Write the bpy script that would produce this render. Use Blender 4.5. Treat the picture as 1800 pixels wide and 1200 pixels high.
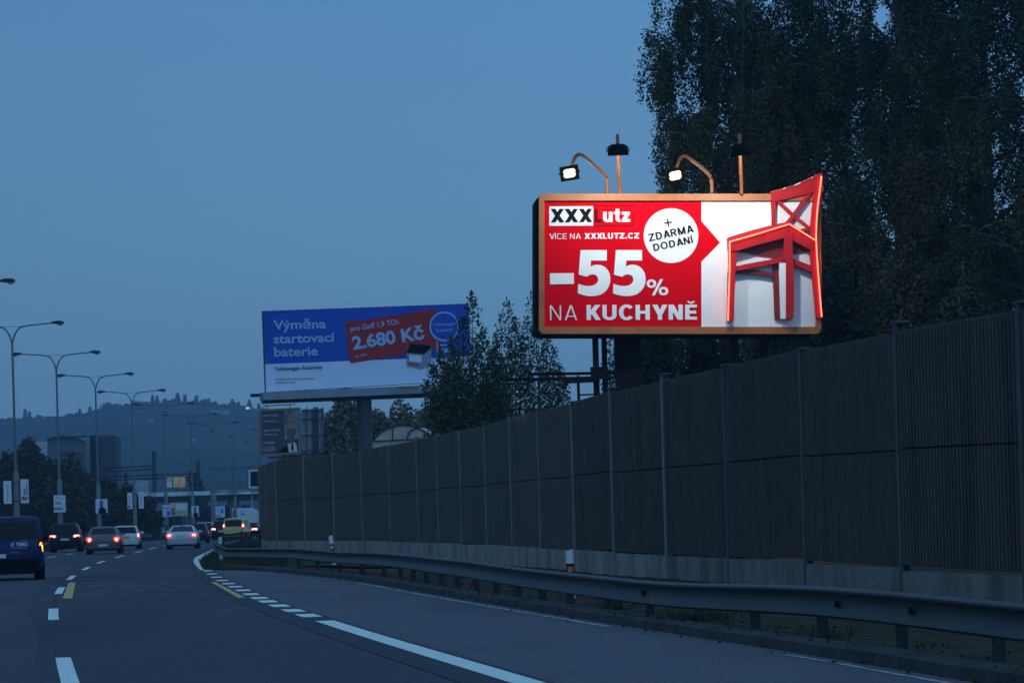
import bpy, math, random
import numpy as np
from mathutils import Vector, Matrix
for o in list(bpy.data.objects): bpy.data.objects.remove(o)
S = bpy.context.scene
C = S.collection
R = math.radians
# ------------------------------------------------------------------ camera
FPX, RHO, CAMH = 5000.0, 0.028, 1.45
cr, sr = math.cos(RHO), math.sin(RHO)
cam = bpy.data.cameras.new('camera'); camo = bpy.data.objects.new('camera', cam); C.objects.link(camo)
cam.sensor_fit = 'HORIZONTAL'; cam.sensor_width = 36.0; cam.lens = 36.0*FPX/1800.0
cam.shift_x = 0.0; cam.shift_y = 305.0/1800.0
cam.clip_start = 0.5; cam.clip_end = 12000
camo.matrix_world = Matrix(((cr, sr, 0, 0), (0, 0, -1, 0), (-sr, cr, 0, CAMH), (0, 0, 0, 1)))
S.camera = camo
# ------------------------------------------------------------------ sky and light
W = bpy.data.worlds.new('World'); S.world = W; W.use_nodes = True
wn, wl = W.node_tree.nodes, W.node_tree.links
wn.clear()
out = wn.new('ShaderNodeOutputWorld'); bg = wn.new('ShaderNodeBackground')
sky = wn.new('ShaderNodeTexSky'); sky.sky_type = 'NISHITA'; sky.sun_disc = False
SUN_EL, SUN_ROT = R(3.0), R(200)
sky.sun_elevation = SUN_EL; sky.sun_rotation = SUN_ROT; sky.air_density = 1.3; sky.dust_density = 0.6; sky.ozone_density = 3.0
sky_gain = wn.new('ShaderNodeMix'); sky_gain.data_type = 'RGBA'; sky_gain.blend_type = 'MULTIPLY'; sky_gain.inputs[0].default_value = 1.0
sky_gain.inputs[7].default_value = (0.55, 0.75, 1.0, 1)
wl.new(sky.outputs[0], sky_gain.inputs[6])
# an even blue dusk overcast in front of the clear-sky colours
tc = wn.new('ShaderNodeTexCoord'); sep = wn.new('ShaderNodeSeparateXYZ'); ramp = wn.new('ShaderNodeValToRGB')
wl.new(tc.outputs['Generated'], sep.inputs[0]); wl.new(sep.outputs['Z'], ramp.inputs[0])
K = 10.0      # the background strength of 0.1 brings these back to scene values
e = ramp.color_ramp.elements
e[0].position = 0.0; e[0].color = (0.142, 0.300, 0.470, 1)
e[1].position = 1.0; e[1].color = (0.115, 0.28, 0.56, 1)
m = ramp.color_ramp.elements.new(0.10); m.color = (0.138, 0.322, 0.555, 1)
m = ramp.color_ramp.elements.new(0.20); m.color = (0.110, 0.296, 0.575, 1)
gain = wn.new('ShaderNodeVectorMath'); gain.operation = 'SCALE'; gain.inputs['Scale'].default_value = K
wl.new(ramp.outputs[0], gain.inputs[0])
mix = wn.new('ShaderNodeMix'); mix.data_type = 'RGBA'; mix.inputs[0].default_value = 0.9
# the west, to the right of the road, is still a little brighter
west = wn.new('ShaderNodeMapRange'); west.inputs['From Min'].default_value = -.95; west.inputs['From Max'].default_value = .15
west.inputs['To Min'].default_value = K*.52; west.inputs['To Max'].default_value = K*1.46
west_dir = wn.new('ShaderNodeVectorMath'); west_dir.operation = 'DOT_PRODUCT'; west_dir.inputs[1].default_value = (.62, -.45, 0)
wl.new(tc.outputs['Generated'], west_dir.inputs[0]); wl.new(west_dir.outputs['Value'], west.inputs['Value']); wl.new(west.outputs[0], gain.inputs['Scale'])
wl.new(sky_gain.outputs[2], mix.inputs[6]); wl.new(gain.outputs[0], mix.inputs[7])
wl.new(mix.outputs[2], bg.inputs['Color']); bg.inputs['Strength'].default_value = 0.1
wl.new(bg.outputs[0], out.inputs['Surface'])
sl = bpy.data.lights.new('sun', 'SUN'); sl.energy = 0.06; sl.angle = R(40); sl.color = (0.75, 0.85, 1.0)
so = bpy.data.objects.new('sun', sl); C.objects.link(so)
so.rotation_euler = (R(60), 0, R(20))
S.view_settings.view_transform = 'Standard'; S.view_settings.look = 'None'
S.view_settings.exposure = 0.0; S.view_settings.gamma = 1.0; S.view_settings.use_curve_mapping = False
S.cycles.use_denoising = True
S.cycles.max_bounces = 6; S.cycles.diffuse_bounces = 3; S.cycles.glossy_bounces = 3; S.cycles.volume_bounces = 1
S.cycles.transmission_bounces = 4; S.cycles.transparent_max_bounces = 8
S.cycles.sample_clamp_indirect = 4.0

# ------------------------------------------------------------------ plan helpers (photo pixel -> world at a given depth)
def ray(x, y):
    u, v = x-900.0, 905.0-y
    return (u*cr+v*sr)/FPX, (-u*sr+v*cr)/FPX
def P(x, y, d):
    a, b = ray(x, y); return np.array([a*d, d, CAMH+b*d])
def G(x, y, z=0.0):
    a, b = ray(x, y); d = (z-CAMH)/b; return np.array([a*d, d, z])
def curve(pts):
    p = np.array(pts, float); p = p[np.argsort(p[:, 1])]
    # smooth: resample with linear interp then moving average
    ys = np.arange(p[0, 1], p[-1, 1]+.5, 1.0); xs = np.interp(ys, p[:, 1], p[:, 0])
    k = 9; pad = np.concatenate([2*xs[0]-xs[k:0:-1], xs, 2*xs[-1]-xs[-2:-k-2:-1]])
    w = np.hanning(2*k+3)[1:-1]; w /= w.sum()
    xs2 = np.convolve(pad, w, 'valid')
    return lambda y: float(np.interp(y, ys, xs2))
D1 = curve([(3.8, -20), (1.0, 0), (-2.0, 14), (-4.54, 28.7), (-7.86, 48.3), (-10.65, 66.7), (-12.92, 83.1), (-15.1, 100.7), (-16.8, 115.5), (-18.5, 133), (-20.0, 150), (-21.7, 168.6), (-24.6, 200), (-26.6, 235), (-27.7, 270), (-28.3, 320), (-28.2, 380), (-26, 440), (-15, 540), (40, 760)])
R1 = curve([(7.6, -20), (4.5, 0), (2.2, 12), (0.06, 24.8), (-1.35, 32.7), (-2.72, 40.8), (-4.06, 49), (-4.9, 54.3), (-5.81, 61.1), (-7.41, 72), (-9.53, 88.5), (-11.9, 107.5), (-13.43, 121.7), (-14.97, 139.4), (-16.6, 159.3), (-20.4, 200), (-22.6, 235), (-23.7, 270), (-24.3, 320), (-24.2, 380), (-22, 440), (-11, 540), (44, 760)])
LM = curve([(-16, -20), (-18, 40), (-20.5, 80), (-24, 115), (-26.6, 141), (-29.6, 170.3), (-31.9, 200), (-33.5, 229.7), (-34.6, 259.4), (-35.2, 289.1), (-35.8, 318.8), (-36.3, 348.5), (-36.6, 378.2), (-36.4, 408), (-34.5, 438), (-24, 540), (30, 760)])
ED = curve([(10.6, -20), (7.4, 0), (5.2, 13), (3.9, 21.5), (2.85, 28.3), (1.75, 34), (0.45, 41.8), (-1.26, 51.9), (-3.4, 65.6), (-5.22, 74.6), (-6.9, 82.1), (-8.1, 87.1), (-9.6, 91.5)])
FENCE = [(12.4, 19.5), (11.25, 25.5), (10.05, 31.4), (8.88, 37.3), (7.72, 43.2), (6.58, 48.6), (5.53, 54.3), (4.5, 60.1), (3.5, 65.8), (2.5, 71.8), (1.65, 78.0), (0.78, 84.2), (-0.06, 90.2), (-0.92, 95.8), (-1.86, 101.4), (-2.82, 107.0), (-3.75, 112.0), (-5.2, 120.0), (-6.78, 127.6), (-8.4, 133.4), (-10.1, 137.9), (-11.72, 141.0), (-13.05, 150.5), (-14.25, 160.0)]
FENCE = [(x+.10, y) for x, y in FENCE]
FZB = lambda y: float(np.interp(y, [20, 43, 48, 60, 84, 137, 160], [.22, .34, .41, .45, .5, .53, .5]))

# ------------------------------------------------------------------ materials
def mat(name, col, rough=.7, metal=0.0, var=.15, scale=3.0, stretch=(1, 1, 1), col2=None, bump=0.0, bscale=None, spec=.5, coat=0.0, detail=6, emit=None, estr=0.0, alpha_t=None):
    m = bpy.data.materials.new(name); m.use_nodes = True
    n, l = m.node_tree.nodes, m.node_tree.links
    b = n['Principled BSDF']
    b.inputs['Roughness'].default_value = rough; b.inputs['Metallic'].default_value = metal
    b.inputs['Specular IOR Level'].default_value = spec
    if coat: b.inputs['Coat Weight'].default_value = coat; b.inputs['Coat Roughness'].default_value = .08
    c1 = tuple(col)+(1,)
    tcn = n.new('ShaderNodeTexCoord'); mp = n.new('ShaderNodeMapping'); mp.inputs['Scale'].default_value = stretch
    l.new(tcn.outputs['Object'], mp.inputs[0])
    nz = n.new('ShaderNodeTexNoise'); nz.inputs['Scale'].default_value = scale; nz.inputs['Detail'].default_value = detail; nz.inputs['Roughness'].default_value = .62
    l.new(mp.outputs[0], nz.inputs['Vector'])
    rp = n.new('ShaderNodeValToRGB'); rp.color_ramp.elements[0].position = .3; rp.color_ramp.elements[1].position = .72
    a = col2 if col2 is not None else tuple(max(0, x*(1-var)) for x in col)
    bb = col if col2 is not None else tuple(min(1, x*(1+var)) for x in col)
    rp.color_ramp.elements[0].color = tuple(a)+(1,); rp.color_ramp.elements[1].color = tuple(bb)+(1,)
    l.new(nz.outputs['Fac'], rp.inputs[0]); l.new(rp.outputs[0], b.inputs['Base Color'])
    if bump:
        n2 = n.new('ShaderNodeTexNoise'); n2.inputs['Scale'].default_value = bscale or scale*4; n2.inputs['Detail'].default_value = 4
        l.new(mp.outputs[0], n2.inputs['Vector'])
        bp = n.new('ShaderNodeBump'); bp.inputs['Strength'].default_value = bump; bp.inputs['Distance'].default_value = .05
        l.new(n2.outputs['Fac'], bp.inputs['Height']); l.new(bp.outputs[0], b.inputs['Normal'])
    if emit is not None:
        b.inputs['Emission Color'].default_value = tuple(emit)+(1,); b.inputs['Emission Strength'].default_value = estr
    return m
def layer(m, col, scale, lo, hi, stretch=(1, 1, 1), rough=None):
    """a second noise that lays patches of another colour over a material"""
    n, l = m.node_tree.nodes, m.node_tree.links
    b = n['Principled BSDF']; src = b.inputs['Base Color'].links[0].from_socket
    tcn = n.new('ShaderNodeTexCoord'); mp = n.new('ShaderNodeMapping'); mp.inputs['Scale'].default_value = stretch
    l.new(tcn.outputs['Object'], mp.inputs[0])
    nz = n.new('ShaderNodeTexNoise'); nz.inputs['Scale'].default_value = scale; nz.inputs['Detail'].default_value = 5; l.new(mp.outputs[0], nz.inputs['Vector'])
    mr = n.new('ShaderNodeMapRange'); mr.inputs['From Min'].default_value = lo; mr.inputs['From Max'].default_value = hi; l.new(nz.outputs['Fac'], mr.inputs['Value'])
    mx = n.new('ShaderNodeMix'); mx.data_type = 'RGBA'; l.new(mr.outputs[0], mx.inputs[0]); l.new(src, mx.inputs[6]); mx.inputs[7].default_value = tuple(col)+(1,)
    l.new(mx.outputs[2], b.inputs['Base Color'])
    return m
def leafmat(name, cols, scale=.6):
    m = mat(name, cols[0], rough=.6, col2=cols[1], scale=scale, spec=.25)
    b = m.node_tree.nodes['Principled BSDF']
    return m
M = {}
M['asphalt'] = layer(layer(mat('asphalt', (.080, .070, .080), .82, var=.5, scale=22, spec=0.22, bump=.35, bscale=60), (.058, .051, .058), .35, .5, .72, (1, .12, 1)), (.104, .092, .102), .9, .58, .8, (1, .08, 1))
M['asphalt_light'] = layer(mat('asphalt_light', (.148, .126, .132), .85, var=.42, scale=24, spec=0.22, bump=.4, bscale=70), (.108, .094, .098), .5, .5, .75, (1, .3, 1))
M['asphalt_left'] = layer(mat('asphalt_left', (.098, .086, .095), .84, var=.45, scale=23, bump=.4, spec=.22, bscale=70), (.078, .07, .076), .4, .45, .7, (1, .1, 1))
M['asphalt_dark'] = mat('asphalt_dark', (.060, .054, .060), .85, var=.35, scale=18, spec=.2)
M['leaf_litter'] = leafmat('leaf_litter', ((.085, .055, .026), (.03, .022, .013)), 6)
M['paint_white'] = layer(mat('paint_white', (.96, .88, .72), .6, var=.08, scale=6), (.5, .5, .5), 7, .6, .78)
M['paint_worn'] = layer(mat('paint_worn', (.45, .45, .43), .7, var=.2, scale=6), (.16, .16, .165), 4, .42, .6)
M['paint_yellow'] = layer(mat('paint_yellow', (.72, .42, .10), .6, var=.1, scale=6), (.3, .22, .1), 5, .56, .75)
M['paint_ghost'] = layer(mat('paint_ghost', (.18, .165, .11), .7, var=.2, scale=6), (.108, .108, .11), 3.5, .42, .55)
M['kerb'] = layer(mat('kerb', (.085, .074, .066), .85, var=.25, scale=4, spec=0.1, bump=.3), (.05, .044, .038), 1.2, .5, .72)
M['soil'] = layer(mat('soil', (.085, .060, .042), .95, var=.45, scale=2.2, spec=0.0, bump=.8, bscale=9), (.05, .045, .025), .8, .55, .7)
M['grass'] = mat('grass', (.055, .075, .03), .8, col2=(.03, .045, .018), scale=2.0, spec=.2)
M['field'] = layer(mat('field', (.05, .06, .035), .95, var=.4, scale=.2, spec=0.0, bump=.6, bscale=1), (.06, .05, .035), .05, .5, .7)
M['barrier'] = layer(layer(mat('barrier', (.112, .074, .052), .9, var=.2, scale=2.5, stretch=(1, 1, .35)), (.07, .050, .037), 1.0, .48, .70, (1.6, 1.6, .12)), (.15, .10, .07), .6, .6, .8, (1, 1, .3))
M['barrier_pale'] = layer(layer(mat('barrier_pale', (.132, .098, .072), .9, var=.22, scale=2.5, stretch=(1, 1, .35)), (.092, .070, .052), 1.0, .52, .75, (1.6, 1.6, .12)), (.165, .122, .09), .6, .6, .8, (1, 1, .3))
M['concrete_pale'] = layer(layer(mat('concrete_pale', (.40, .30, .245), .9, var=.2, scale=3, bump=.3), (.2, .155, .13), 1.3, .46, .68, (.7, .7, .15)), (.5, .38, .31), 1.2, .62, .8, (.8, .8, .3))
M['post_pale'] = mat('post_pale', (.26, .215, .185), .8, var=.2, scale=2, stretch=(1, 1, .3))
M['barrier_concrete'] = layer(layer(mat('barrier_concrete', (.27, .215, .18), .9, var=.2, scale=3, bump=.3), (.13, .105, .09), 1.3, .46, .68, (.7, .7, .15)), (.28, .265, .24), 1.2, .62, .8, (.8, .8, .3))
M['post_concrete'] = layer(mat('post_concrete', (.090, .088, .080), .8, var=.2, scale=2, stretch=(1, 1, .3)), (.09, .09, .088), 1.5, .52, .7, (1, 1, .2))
M['galv'] = layer(mat('galv', (.068, .060, .057), .55, metal=.2, spec=.25, var=.2, scale=2.2, stretch=(1, .4, 1)), (.07, .066, .062), 1.1, .52, .74, (1, .3, 2))
M['galv_dark'] = mat('galv_dark', (.035, .035, .036), .7, metal=.3, var=.3, scale=3)
M['pole_grey'] = mat('pole_grey', (.18, .185, .18), .6, metal=.3, var=.15, scale=1)
M['dark_metal'] = mat('dark_metal', (.02, .02, .022), .6, metal=.2, var=.3, scale=3)
M['black_panel'] = mat('black_panel', (.006, .006, .007), .8, var=.3, scale=2, spec=.1)
M['frame_orange'] = layer(mat('frame_orange', (.37, .118, .032), .55, var=.12, scale=2.5), (.25, .085, .028), 1.4, .55, .75)
M['red'] = mat('red', (.62, .0015, .009), .8, var=.06, scale=1.2, spec=.03)
M['white_board'] = mat('white_board', (.78, .79, .79), .75, var=.04, scale=1.5, spec=.15)
M['ink'] = mat('ink', (.007, .010, .013), .8, var=.1, scale=2, spec=.05)
M['dark_red'] = mat('dark_red', (.06, .006, .008), .8, var=.1, scale=2, spec=.05)
M['chair_red'] = layer(mat('chair_red', (.44, .007, .012), .5, var=.15, scale=2.2, spec=.3), (.28, .006, .010), 2.5, .58, .78)
M['chair_shaded'] = mat('chair_shaded', (.16, .004, .007), .5, var=.2, scale=2.2)  # darker chair red, shade painted into the underside and rear parts
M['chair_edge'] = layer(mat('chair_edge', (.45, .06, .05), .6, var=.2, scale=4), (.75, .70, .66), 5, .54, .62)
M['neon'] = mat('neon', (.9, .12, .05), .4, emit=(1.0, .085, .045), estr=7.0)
M['flood'] = mat('flood', (.9, .9, .8), .4, emit=(1.0, .95, .74), estr=12.0)
M['flood_rim'] = mat('flood_rim', (.9, .85, .6), .4, emit=(1.0, .90, .48), estr=.85)
M['blue_board'] = mat('blue_board', (.018, .095, .52), .6, var=.06, scale=1.0, spec=.3)
M['ad_white'] = mat('ad_white', (.78, .82, .95), .6, var=.05, scale=1.2, spec=.3)
M['ad_red'] = mat('ad_red', (.50, .028, .035), .6, var=.06, scale=1.2, spec=.3)
M['ad_cyan'] = mat('ad_cyan', (.42, .55, .80), .6, var=.05, scale=1.2)
M['ad_grey'] = mat('ad_grey', (.32, .31, .36), .6, var=.1, scale=2)
M['ad_ink'] = mat('ad_ink', (.05, .05, .09), .6, var=.1, scale=2)
M['trim_grey'] = mat('trim_grey', (.30, .31, .34), .6, var=.12, scale=1)
M['dark_blue_steel'] = mat('dark_blue_steel', (.06, .065, .08), .6, var=.15, scale=1)
M['poster_grey'] = mat('poster_grey', (.085, .085, .10), .6, var=.2, scale=2)
M['poster_brown'] = mat('poster_brown', (.30, .20, .14), .6, var=.12, scale=2)
M['skin'] = mat('skin', (.34, .24, .20), .7, var=.1, scale=3)
M['skin_dark'] = mat('skin_dark', (.16, .12, .11), .7, var=.1, scale=3)
M['hair'] = mat('hair', (.06, .05, .05), .7, var=.2, scale=3)
M['panel_back'] = layer(mat('panel_back', (.28, .29, .31), .7, var=.15, scale=1.5), (.18, .18, .2), 2, .5, .7)
M['dome'] = layer(mat('dome', (.66, .52, .42), .8, var=.15, scale=1.5), (.40, .33, .27), 1.3, .52, .72)
M['glass'] = mat('glass', (.006, .008, .010), .2, var=.1, scale=1, spec=.2)
M['tyre'] = mat('tyre', (.006, .006, .006), .9, var=.2, scale=6, spec=.1)
M['rim'] = mat('rim', (.08, .08, .085), .5, metal=.4, var=.1, scale=3)
M['black_plastic'] = mat('black_plastic', (.006, .006, .006), .75, var=.2, scale=4, spec=.15)
M['plate'] = mat('plate', (.72, .70, .66), .5, var=.1, scale=12)
M['plate_yellow'] = mat('plate_yellow', (.75, .36, .08), .5, var=.1, scale=12)
M['lamp_red'] = mat('lamp_red', (.6, .01, .01), .3, emit=(1.0, .03, .025), estr=2.4)
M['lamp_core'] = mat('lamp_core', (.9, .2, .1), .3, emit=(1.0, .16, .12), estr=14.0)
M['lamp_amber'] = mat('lamp_amber', (.9, .4, .05), .3, emit=(1.0, .34, .02), estr=6.0)
M['lamp_off'] = mat('lamp_off', (.16, .012, .015), .3, var=.1, scale=5)
M['lamp_clear'] = mat('lamp_clear', (.5, .5, .5), .25, var=.1, scale=5)
M['bark'] = layer(mat('bark', (.14, .13, .12), .9, var=.3, scale=4, stretch=(1, 1, .4), bump=.5), (.04, .035, .03), 2.5, .5, .62, (1, 1, 2))
M['bark_dark'] = mat('bark_dark', (.05, .042, .035), .9, var=.3, scale=4, stretch=(1, 1, .4), bump=.5)
M['birch_leaf'] = leafmat('birch_leaf', ((.075, .082, .032), (.024, .034, .013)), .5)
M['birch_leaf_autumn'] = leafmat('birch_leaf_autumn', ((.098, .088, .032), (.028, .038, .014)), .45)
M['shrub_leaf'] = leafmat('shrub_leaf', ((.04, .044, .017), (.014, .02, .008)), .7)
M['bush_leaf'] = leafmat('bush_leaf', ((.075, .10, .035), (.03, .05, .016)), .7)
M['hazed_leaf'] = leafmat('hazed_leaf', ((.21, .175, .10), (.10, .10, .055)), .25)  # paler leaf colour with the distance haze put into it
M['left_leaf'] = leafmat('left_leaf', ((.055, .052, .022), (.018, .022, .009)), .18)
M['left_leaf_brown'] = leafmat('left_leaf_brown', ((.085, .046, .022), (.026, .022, .01)), .18)
M['forest'] = layer(mat('forest', (.040, .046, .034), .95, var=.5, scale=.035, spec=0.0, bump=1.0, bscale=.08), (.016, .020, .016), .012, .42, .60)
M['forest_tree'] = mat('forest_tree', (.030, .036, .027), .95, var=.3, scale=.05)
M['facade_dark'] = layer(mat('facade_dark', (.02, .022, .028), .7, var=.15, scale=.3), (.014, .014, .018), .3, .5, .7)
M['facade_mid'] = mat('facade_mid', (.10, .105, .12), .7, var=.12, scale=.2)
M['facade_pale'] = mat('facade_pale', (.42, .42, .43), .7, var=.08, scale=.2)
M['ridge_mid'] = mat('ridge_mid', (.09, .09, .095), .8, var=.1, scale=.3)
M['ridge_pale'] = mat('ridge_pale', (.34, .33, .32), .8, var=.1, scale=.3)
M['ridge_roof'] = mat('ridge_roof', (.05, .045, .045), .8, var=.1, scale=.3)
M['facade_slate'] = layer(mat('facade_slate', (.034, .036, .046), .75, var=.2, scale=.5, stretch=(1, 1, .2)), (.022, .023, .03), .5, .5, .7)
M['win_lit'] = mat('win_lit', (.8, .7, .5), .5, emit=(1.0, .86, .6), estr=.9)
M['sign_orange'] = mat('sign_orange', (.72, .40, .15), .6, var=.08, scale=1, emit=(1.0, .5, .16), estr=.07)
M['sign_white'] = mat('sign_white', (.7, .7, .78), .6, var=.06, scale=1)
M['sign_yellow'] = mat('sign_yellow', (.62, .50, .22), .6, var=.1, scale=1)
M['bridge_concrete'] = layer(mat('bridge_concrete', (.74, .72, .70), .85, var=.15, scale=.4), (.2, .2, .2), .5, .5, .7)
M['white_plastic'] = mat('white_plastic', (.75, .75, .74), .5, var=.08, scale=8)
M['reflector'] = mat('reflector', (.75, .16, .03), .35, var=.1, scale=8)

# ------------------------------------------------------------------ mesh helpers
class MB:
    def __init__(s): s.v = []; s.f = []; s.n = 0
    def add(s, v, f):
        v = np.asarray(v, float).reshape(-1, 3); s.v.append(v)
        s.f += [tuple(i+s.n for i in q) for q in f]; s.n += len(v); return s
    def box(s, c, size, rz=0.0, ry=0.0, rx=0.0):
        a = np.array([[x, y, z] for x in (-.5, .5) for y in (-.5, .5) for z in (-.5, .5)])*np.array(size)
        Rm = np.array((Matrix.Rotation(rz, 3, 'Z') @ Matrix.Rotation(ry, 3, 'Y') @ Matrix.Rotation(rx, 3, 'X')))
        a = a @ Rm.T + np.array(c)
        return s.add(a, [(0, 1, 3, 2), (4, 6, 7, 5), (0, 4, 5, 1), (2, 3, 7, 6), (0, 2, 6, 4), (1, 5, 7, 3)])
    def bar(s, a, b, w, h, up=(0, 0, 1)):
        a, b = np.array(a, float), np.array(b, float); t = b-a; L = np.linalg.norm(t); t /= L
        u = np.array(up, float); x = np.cross(t, u)
        if np.linalg.norm(x) < 1e-6: x = np.cross(t, (1, 0, 0))
        x /= np.linalg.norm(x); u = np.cross(x, t)
        v = [p+x*sx*w/2+u*sz*h/2 for p in (a, b) for sx in (-1, 1) for sz in (-1, 1)]
        return s.add(v, [(0, 1, 3, 2), (4, 6, 7, 5), (0, 4, 5, 1), (2, 3, 7, 6), (0, 2, 6, 4), (1, 5, 7, 3)])
    def tube(s, pts, rad, n=8, cap=True):
        pts = np.array(pts, float); k = len(pts)
        rad = np.full(k, rad) if np.isscalar(rad) else np.array(rad, float)
        vs = []; ref = np.array([0, 0, 1.0])
        for i in range(k):
            t = pts[min(i+1, k-1)]-pts[max(i-1, 0)]; t /= (np.linalg.norm(t)+1e-9)
            x = np.cross(t, ref if abs(t[2]) < .9 else np.array([0, 1.0, 0])); x /= np.linalg.norm(x); y = np.cross(t, x)
            for j in range(n):
                a = 2*math.pi*j/n; vs.append(pts[i]+rad[i]*(math.cos(a)*x+math.sin(a)*y))
        f = [(i*n+j, i*n+(j+1) % n, (i+1)*n+(j+1) % n, (i+1)*n+j) for i in range(k-1) for j in range(n)]
        if cap: f += [tuple(range(n))[::-1], tuple((k-1)*n+j for j in range(n))]
        return s.add(vs, f)
    def prism(s, poly, off):
        """poly: 3D points of a planar outline; off: extrusion vector"""
        p = np.array(poly, float); n = len(p); off = np.array(off, float)
        return s.add(np.vstack([p, p+off]), [tuple(range(n)), tuple(range(2*n-1, n-1, -1))]+[(i, i+n, (i+1) % n+n, (i+1) % n) for i in range(n)])
    def face(s, poly): p = np.array(poly, float); return s.add(p, [tuple(range(len(p)))])
    def strip(s, A, B):
        A, B = np.array(A), np.array(B); n = len(A)
        return s.add(np.vstack([A, B]), [(i, i+1, n+i+1, n+i) for i in range(n-1)])
    def loft(s, rings, cap=True):
        n = len(rings[0]); k = len(rings)
        f = [(i*n+j, i*n+(j+1) % n, (i+1)*n+(j+1) % n, (i+1)*n+j) for i in range(k-1) for j in range(n)]
        if cap: f += [tuple(range(n))[::-1], tuple((k-1)*n+j for j in range(n))]
        return s.add(np.vstack(rings), f)
    def build(s, name, m, parent=None, world=True, smooth=False, ang=35):
        me = bpy.data.meshes.new(name)
        v = np.vstack(s.v)
        o = bpy.data.objects.new(name, me); C.objects.link(o)
        if parent is not None:
            if world: v = v-np.array(chain(parent))
            o.parent = parent
        me.from_pydata(v.tolist(), [], s.f)
        me.materials.append(M[m] if isinstance(m, str) else m)
        if smooth:
            me.polygons.foreach_set('use_smooth', [True]*len(me.polygons)); me.set_sharp_from_angle(angle=R(ang))
        me.update(); return o
def chain(o):
    v = Vector((0, 0, 0))
    while o is not None: v += o.location; o = o.parent
    return v
def tag(o, label=None, cat=None, group=None, kind=None):
    if label: o['label'] = label
    if cat: o['category'] = cat
    if group: o['group'] = group
    if kind: o['kind'] = kind
    return o
def thing(name, label, cat, loc=(0, 0, 0), rz=0.0, group=None):
    o = bpy.data.objects.new(name, None); C.objects.link(o); o.location = [float(x) for x in loc]; o.rotation_euler = (0, 0, rz)
    o.empty_display_size = .3
    return tag(o, label, cat, group)
def copy_tree(o, parent=None):
    c = o.copy(); C.objects.link(c); c.parent = parent
    for ch in list(o.children): copy_tree(ch, c)
    return c
rng = np.random.default_rng(7)
def quads(name, cen, size, m, parent, wide=.6, up=0.0, flat=None):
    """many small leaf faces, each a four-cornered diamond leaf, as one mesh"""
    n = len(cen); d = rng.normal(size=(n, 3)); d[:, 2] -= up; d /= np.linalg.norm(d, axis=1)[:, None]
    e2 = rng.normal(size=(n, 3)); e2 -= (e2*d).sum(1)[:, None]*d; e2 /= np.linalg.norm(e2, axis=1)[:, None]
    sz = (size*rng.uniform(.7, 1.35, n))[:, None]
    cen = cen-np.array(chain(parent)) if parent is not None else cen
    v = np.stack([cen-d*sz*.5, cen+e2*sz*wide*.5, cen+d*sz*.5, cen-e2*sz*wide*.5], 1).reshape(-1, 3)
    me = bpy.data.meshes.new(name); me.vertices.add(4*n); me.vertices.foreach_set('co', v.ravel())
    me.loops.add(4*n); me.loops.foreach_set('vertex_index', np.arange(4*n)); me.polygons.add(n)
    me.polygons.foreach_set('loop_start', np.arange(0, 4*n, 4)); me.polygons.foreach_set('loop_total', np.full(n, 4))
    me.materials.append(M[m]); me.update(calc_edges=True); me.validate()
    o = bpy.data.objects.new(name, me); C.objects.link(o); o.parent = parent
    return o
# lettering from the built-in font, laid on a plane
def glyphs(body, off, shear=0.0, space=1.0, res=4):
    cu = bpy.data.curves.new('lettering', 'FONT'); cu.body = body; cu.size = 1.0; cu.offset = off; cu.resolution_u = res; cu.space_character = space
    o = bpy.data.objects.new('lettering', cu); C.objects.link(o)
    dg = bpy.context.evaluated_depsgraph_get(); dg.update()
    me = o.evaluated_get(dg).to_mesh()
    v = np.zeros(len(me.vertices)*3); me.vertices.foreach_get('co', v); v = v.reshape(-1, 3)[:, :2].copy()
    f = [tuple(p.vertices) for p in me.polygons]
    o.evaluated_get(dg).to_mesh_clear(); bpy.data.objects.remove(o); bpy.data.curves.remove(cu)
    return v, f
class Plane:
    def __init__(s, o, u, v):
        s.o = np.array(o, float); s.u = np.array(u, float); s.u /= np.linalg.norm(s.u)
        v = np.array(v, float); v -= v.dot(s.u)*s.u; s.v = v/np.linalg.norm(v); s.n = np.cross(s.u, s.v)
        if s.n[1] > 0: s.n = -s.n
    def px(s, x, y, w=0.0):
        a, b = ray(x, y); d = np.array([a, 1, b]); c = np.array([0, 0, CAMH])
        t = (s.o-c).dot(s.n)/d.dot(s.n); return c+d*t+s.n*w
    def poly(s, pts, w=0.0): return [s.px(x, y, w) for x, y in pts]
def lettering(pl, body, p0, p1, cap, m, parent, w=.02, off=0.0, space=1.0, thick=.006, label=None):
    """text with its baseline from photo point p0 to p1 on plane pl; cap = capital height in photo px"""
    v, f = glyphs(body, off, space=space); hv, _ = glyphs('H', off)
    A, B = pl.px(*p0), pl.px(*p1); e = B-A; L = np.linalg.norm(e); e /= L
    up = np.cross(pl.n, e); up = up if up[2] > 0 else -up
    H = cap*np.linalg.norm(pl.px(p0[0], p0[1]-1)-pl.px(*p0))
    x0, x1 = v[:, 0].min(), v[:, 0].max()
    sx, sy = L/(x1-x0), H/(hv[:, 1].max()-hv[:, 1].min())
    q = A+np.outer((v[:, 0]-x0)*sx, e)+np.outer((v[:, 1]-hv[:, 1].min())*sy, up)+pl.n*w
    b = MB(); b.add(q, f)
    o = b.build('lettering', m, parent)
    if label: o['label'] = label
    return o
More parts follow.
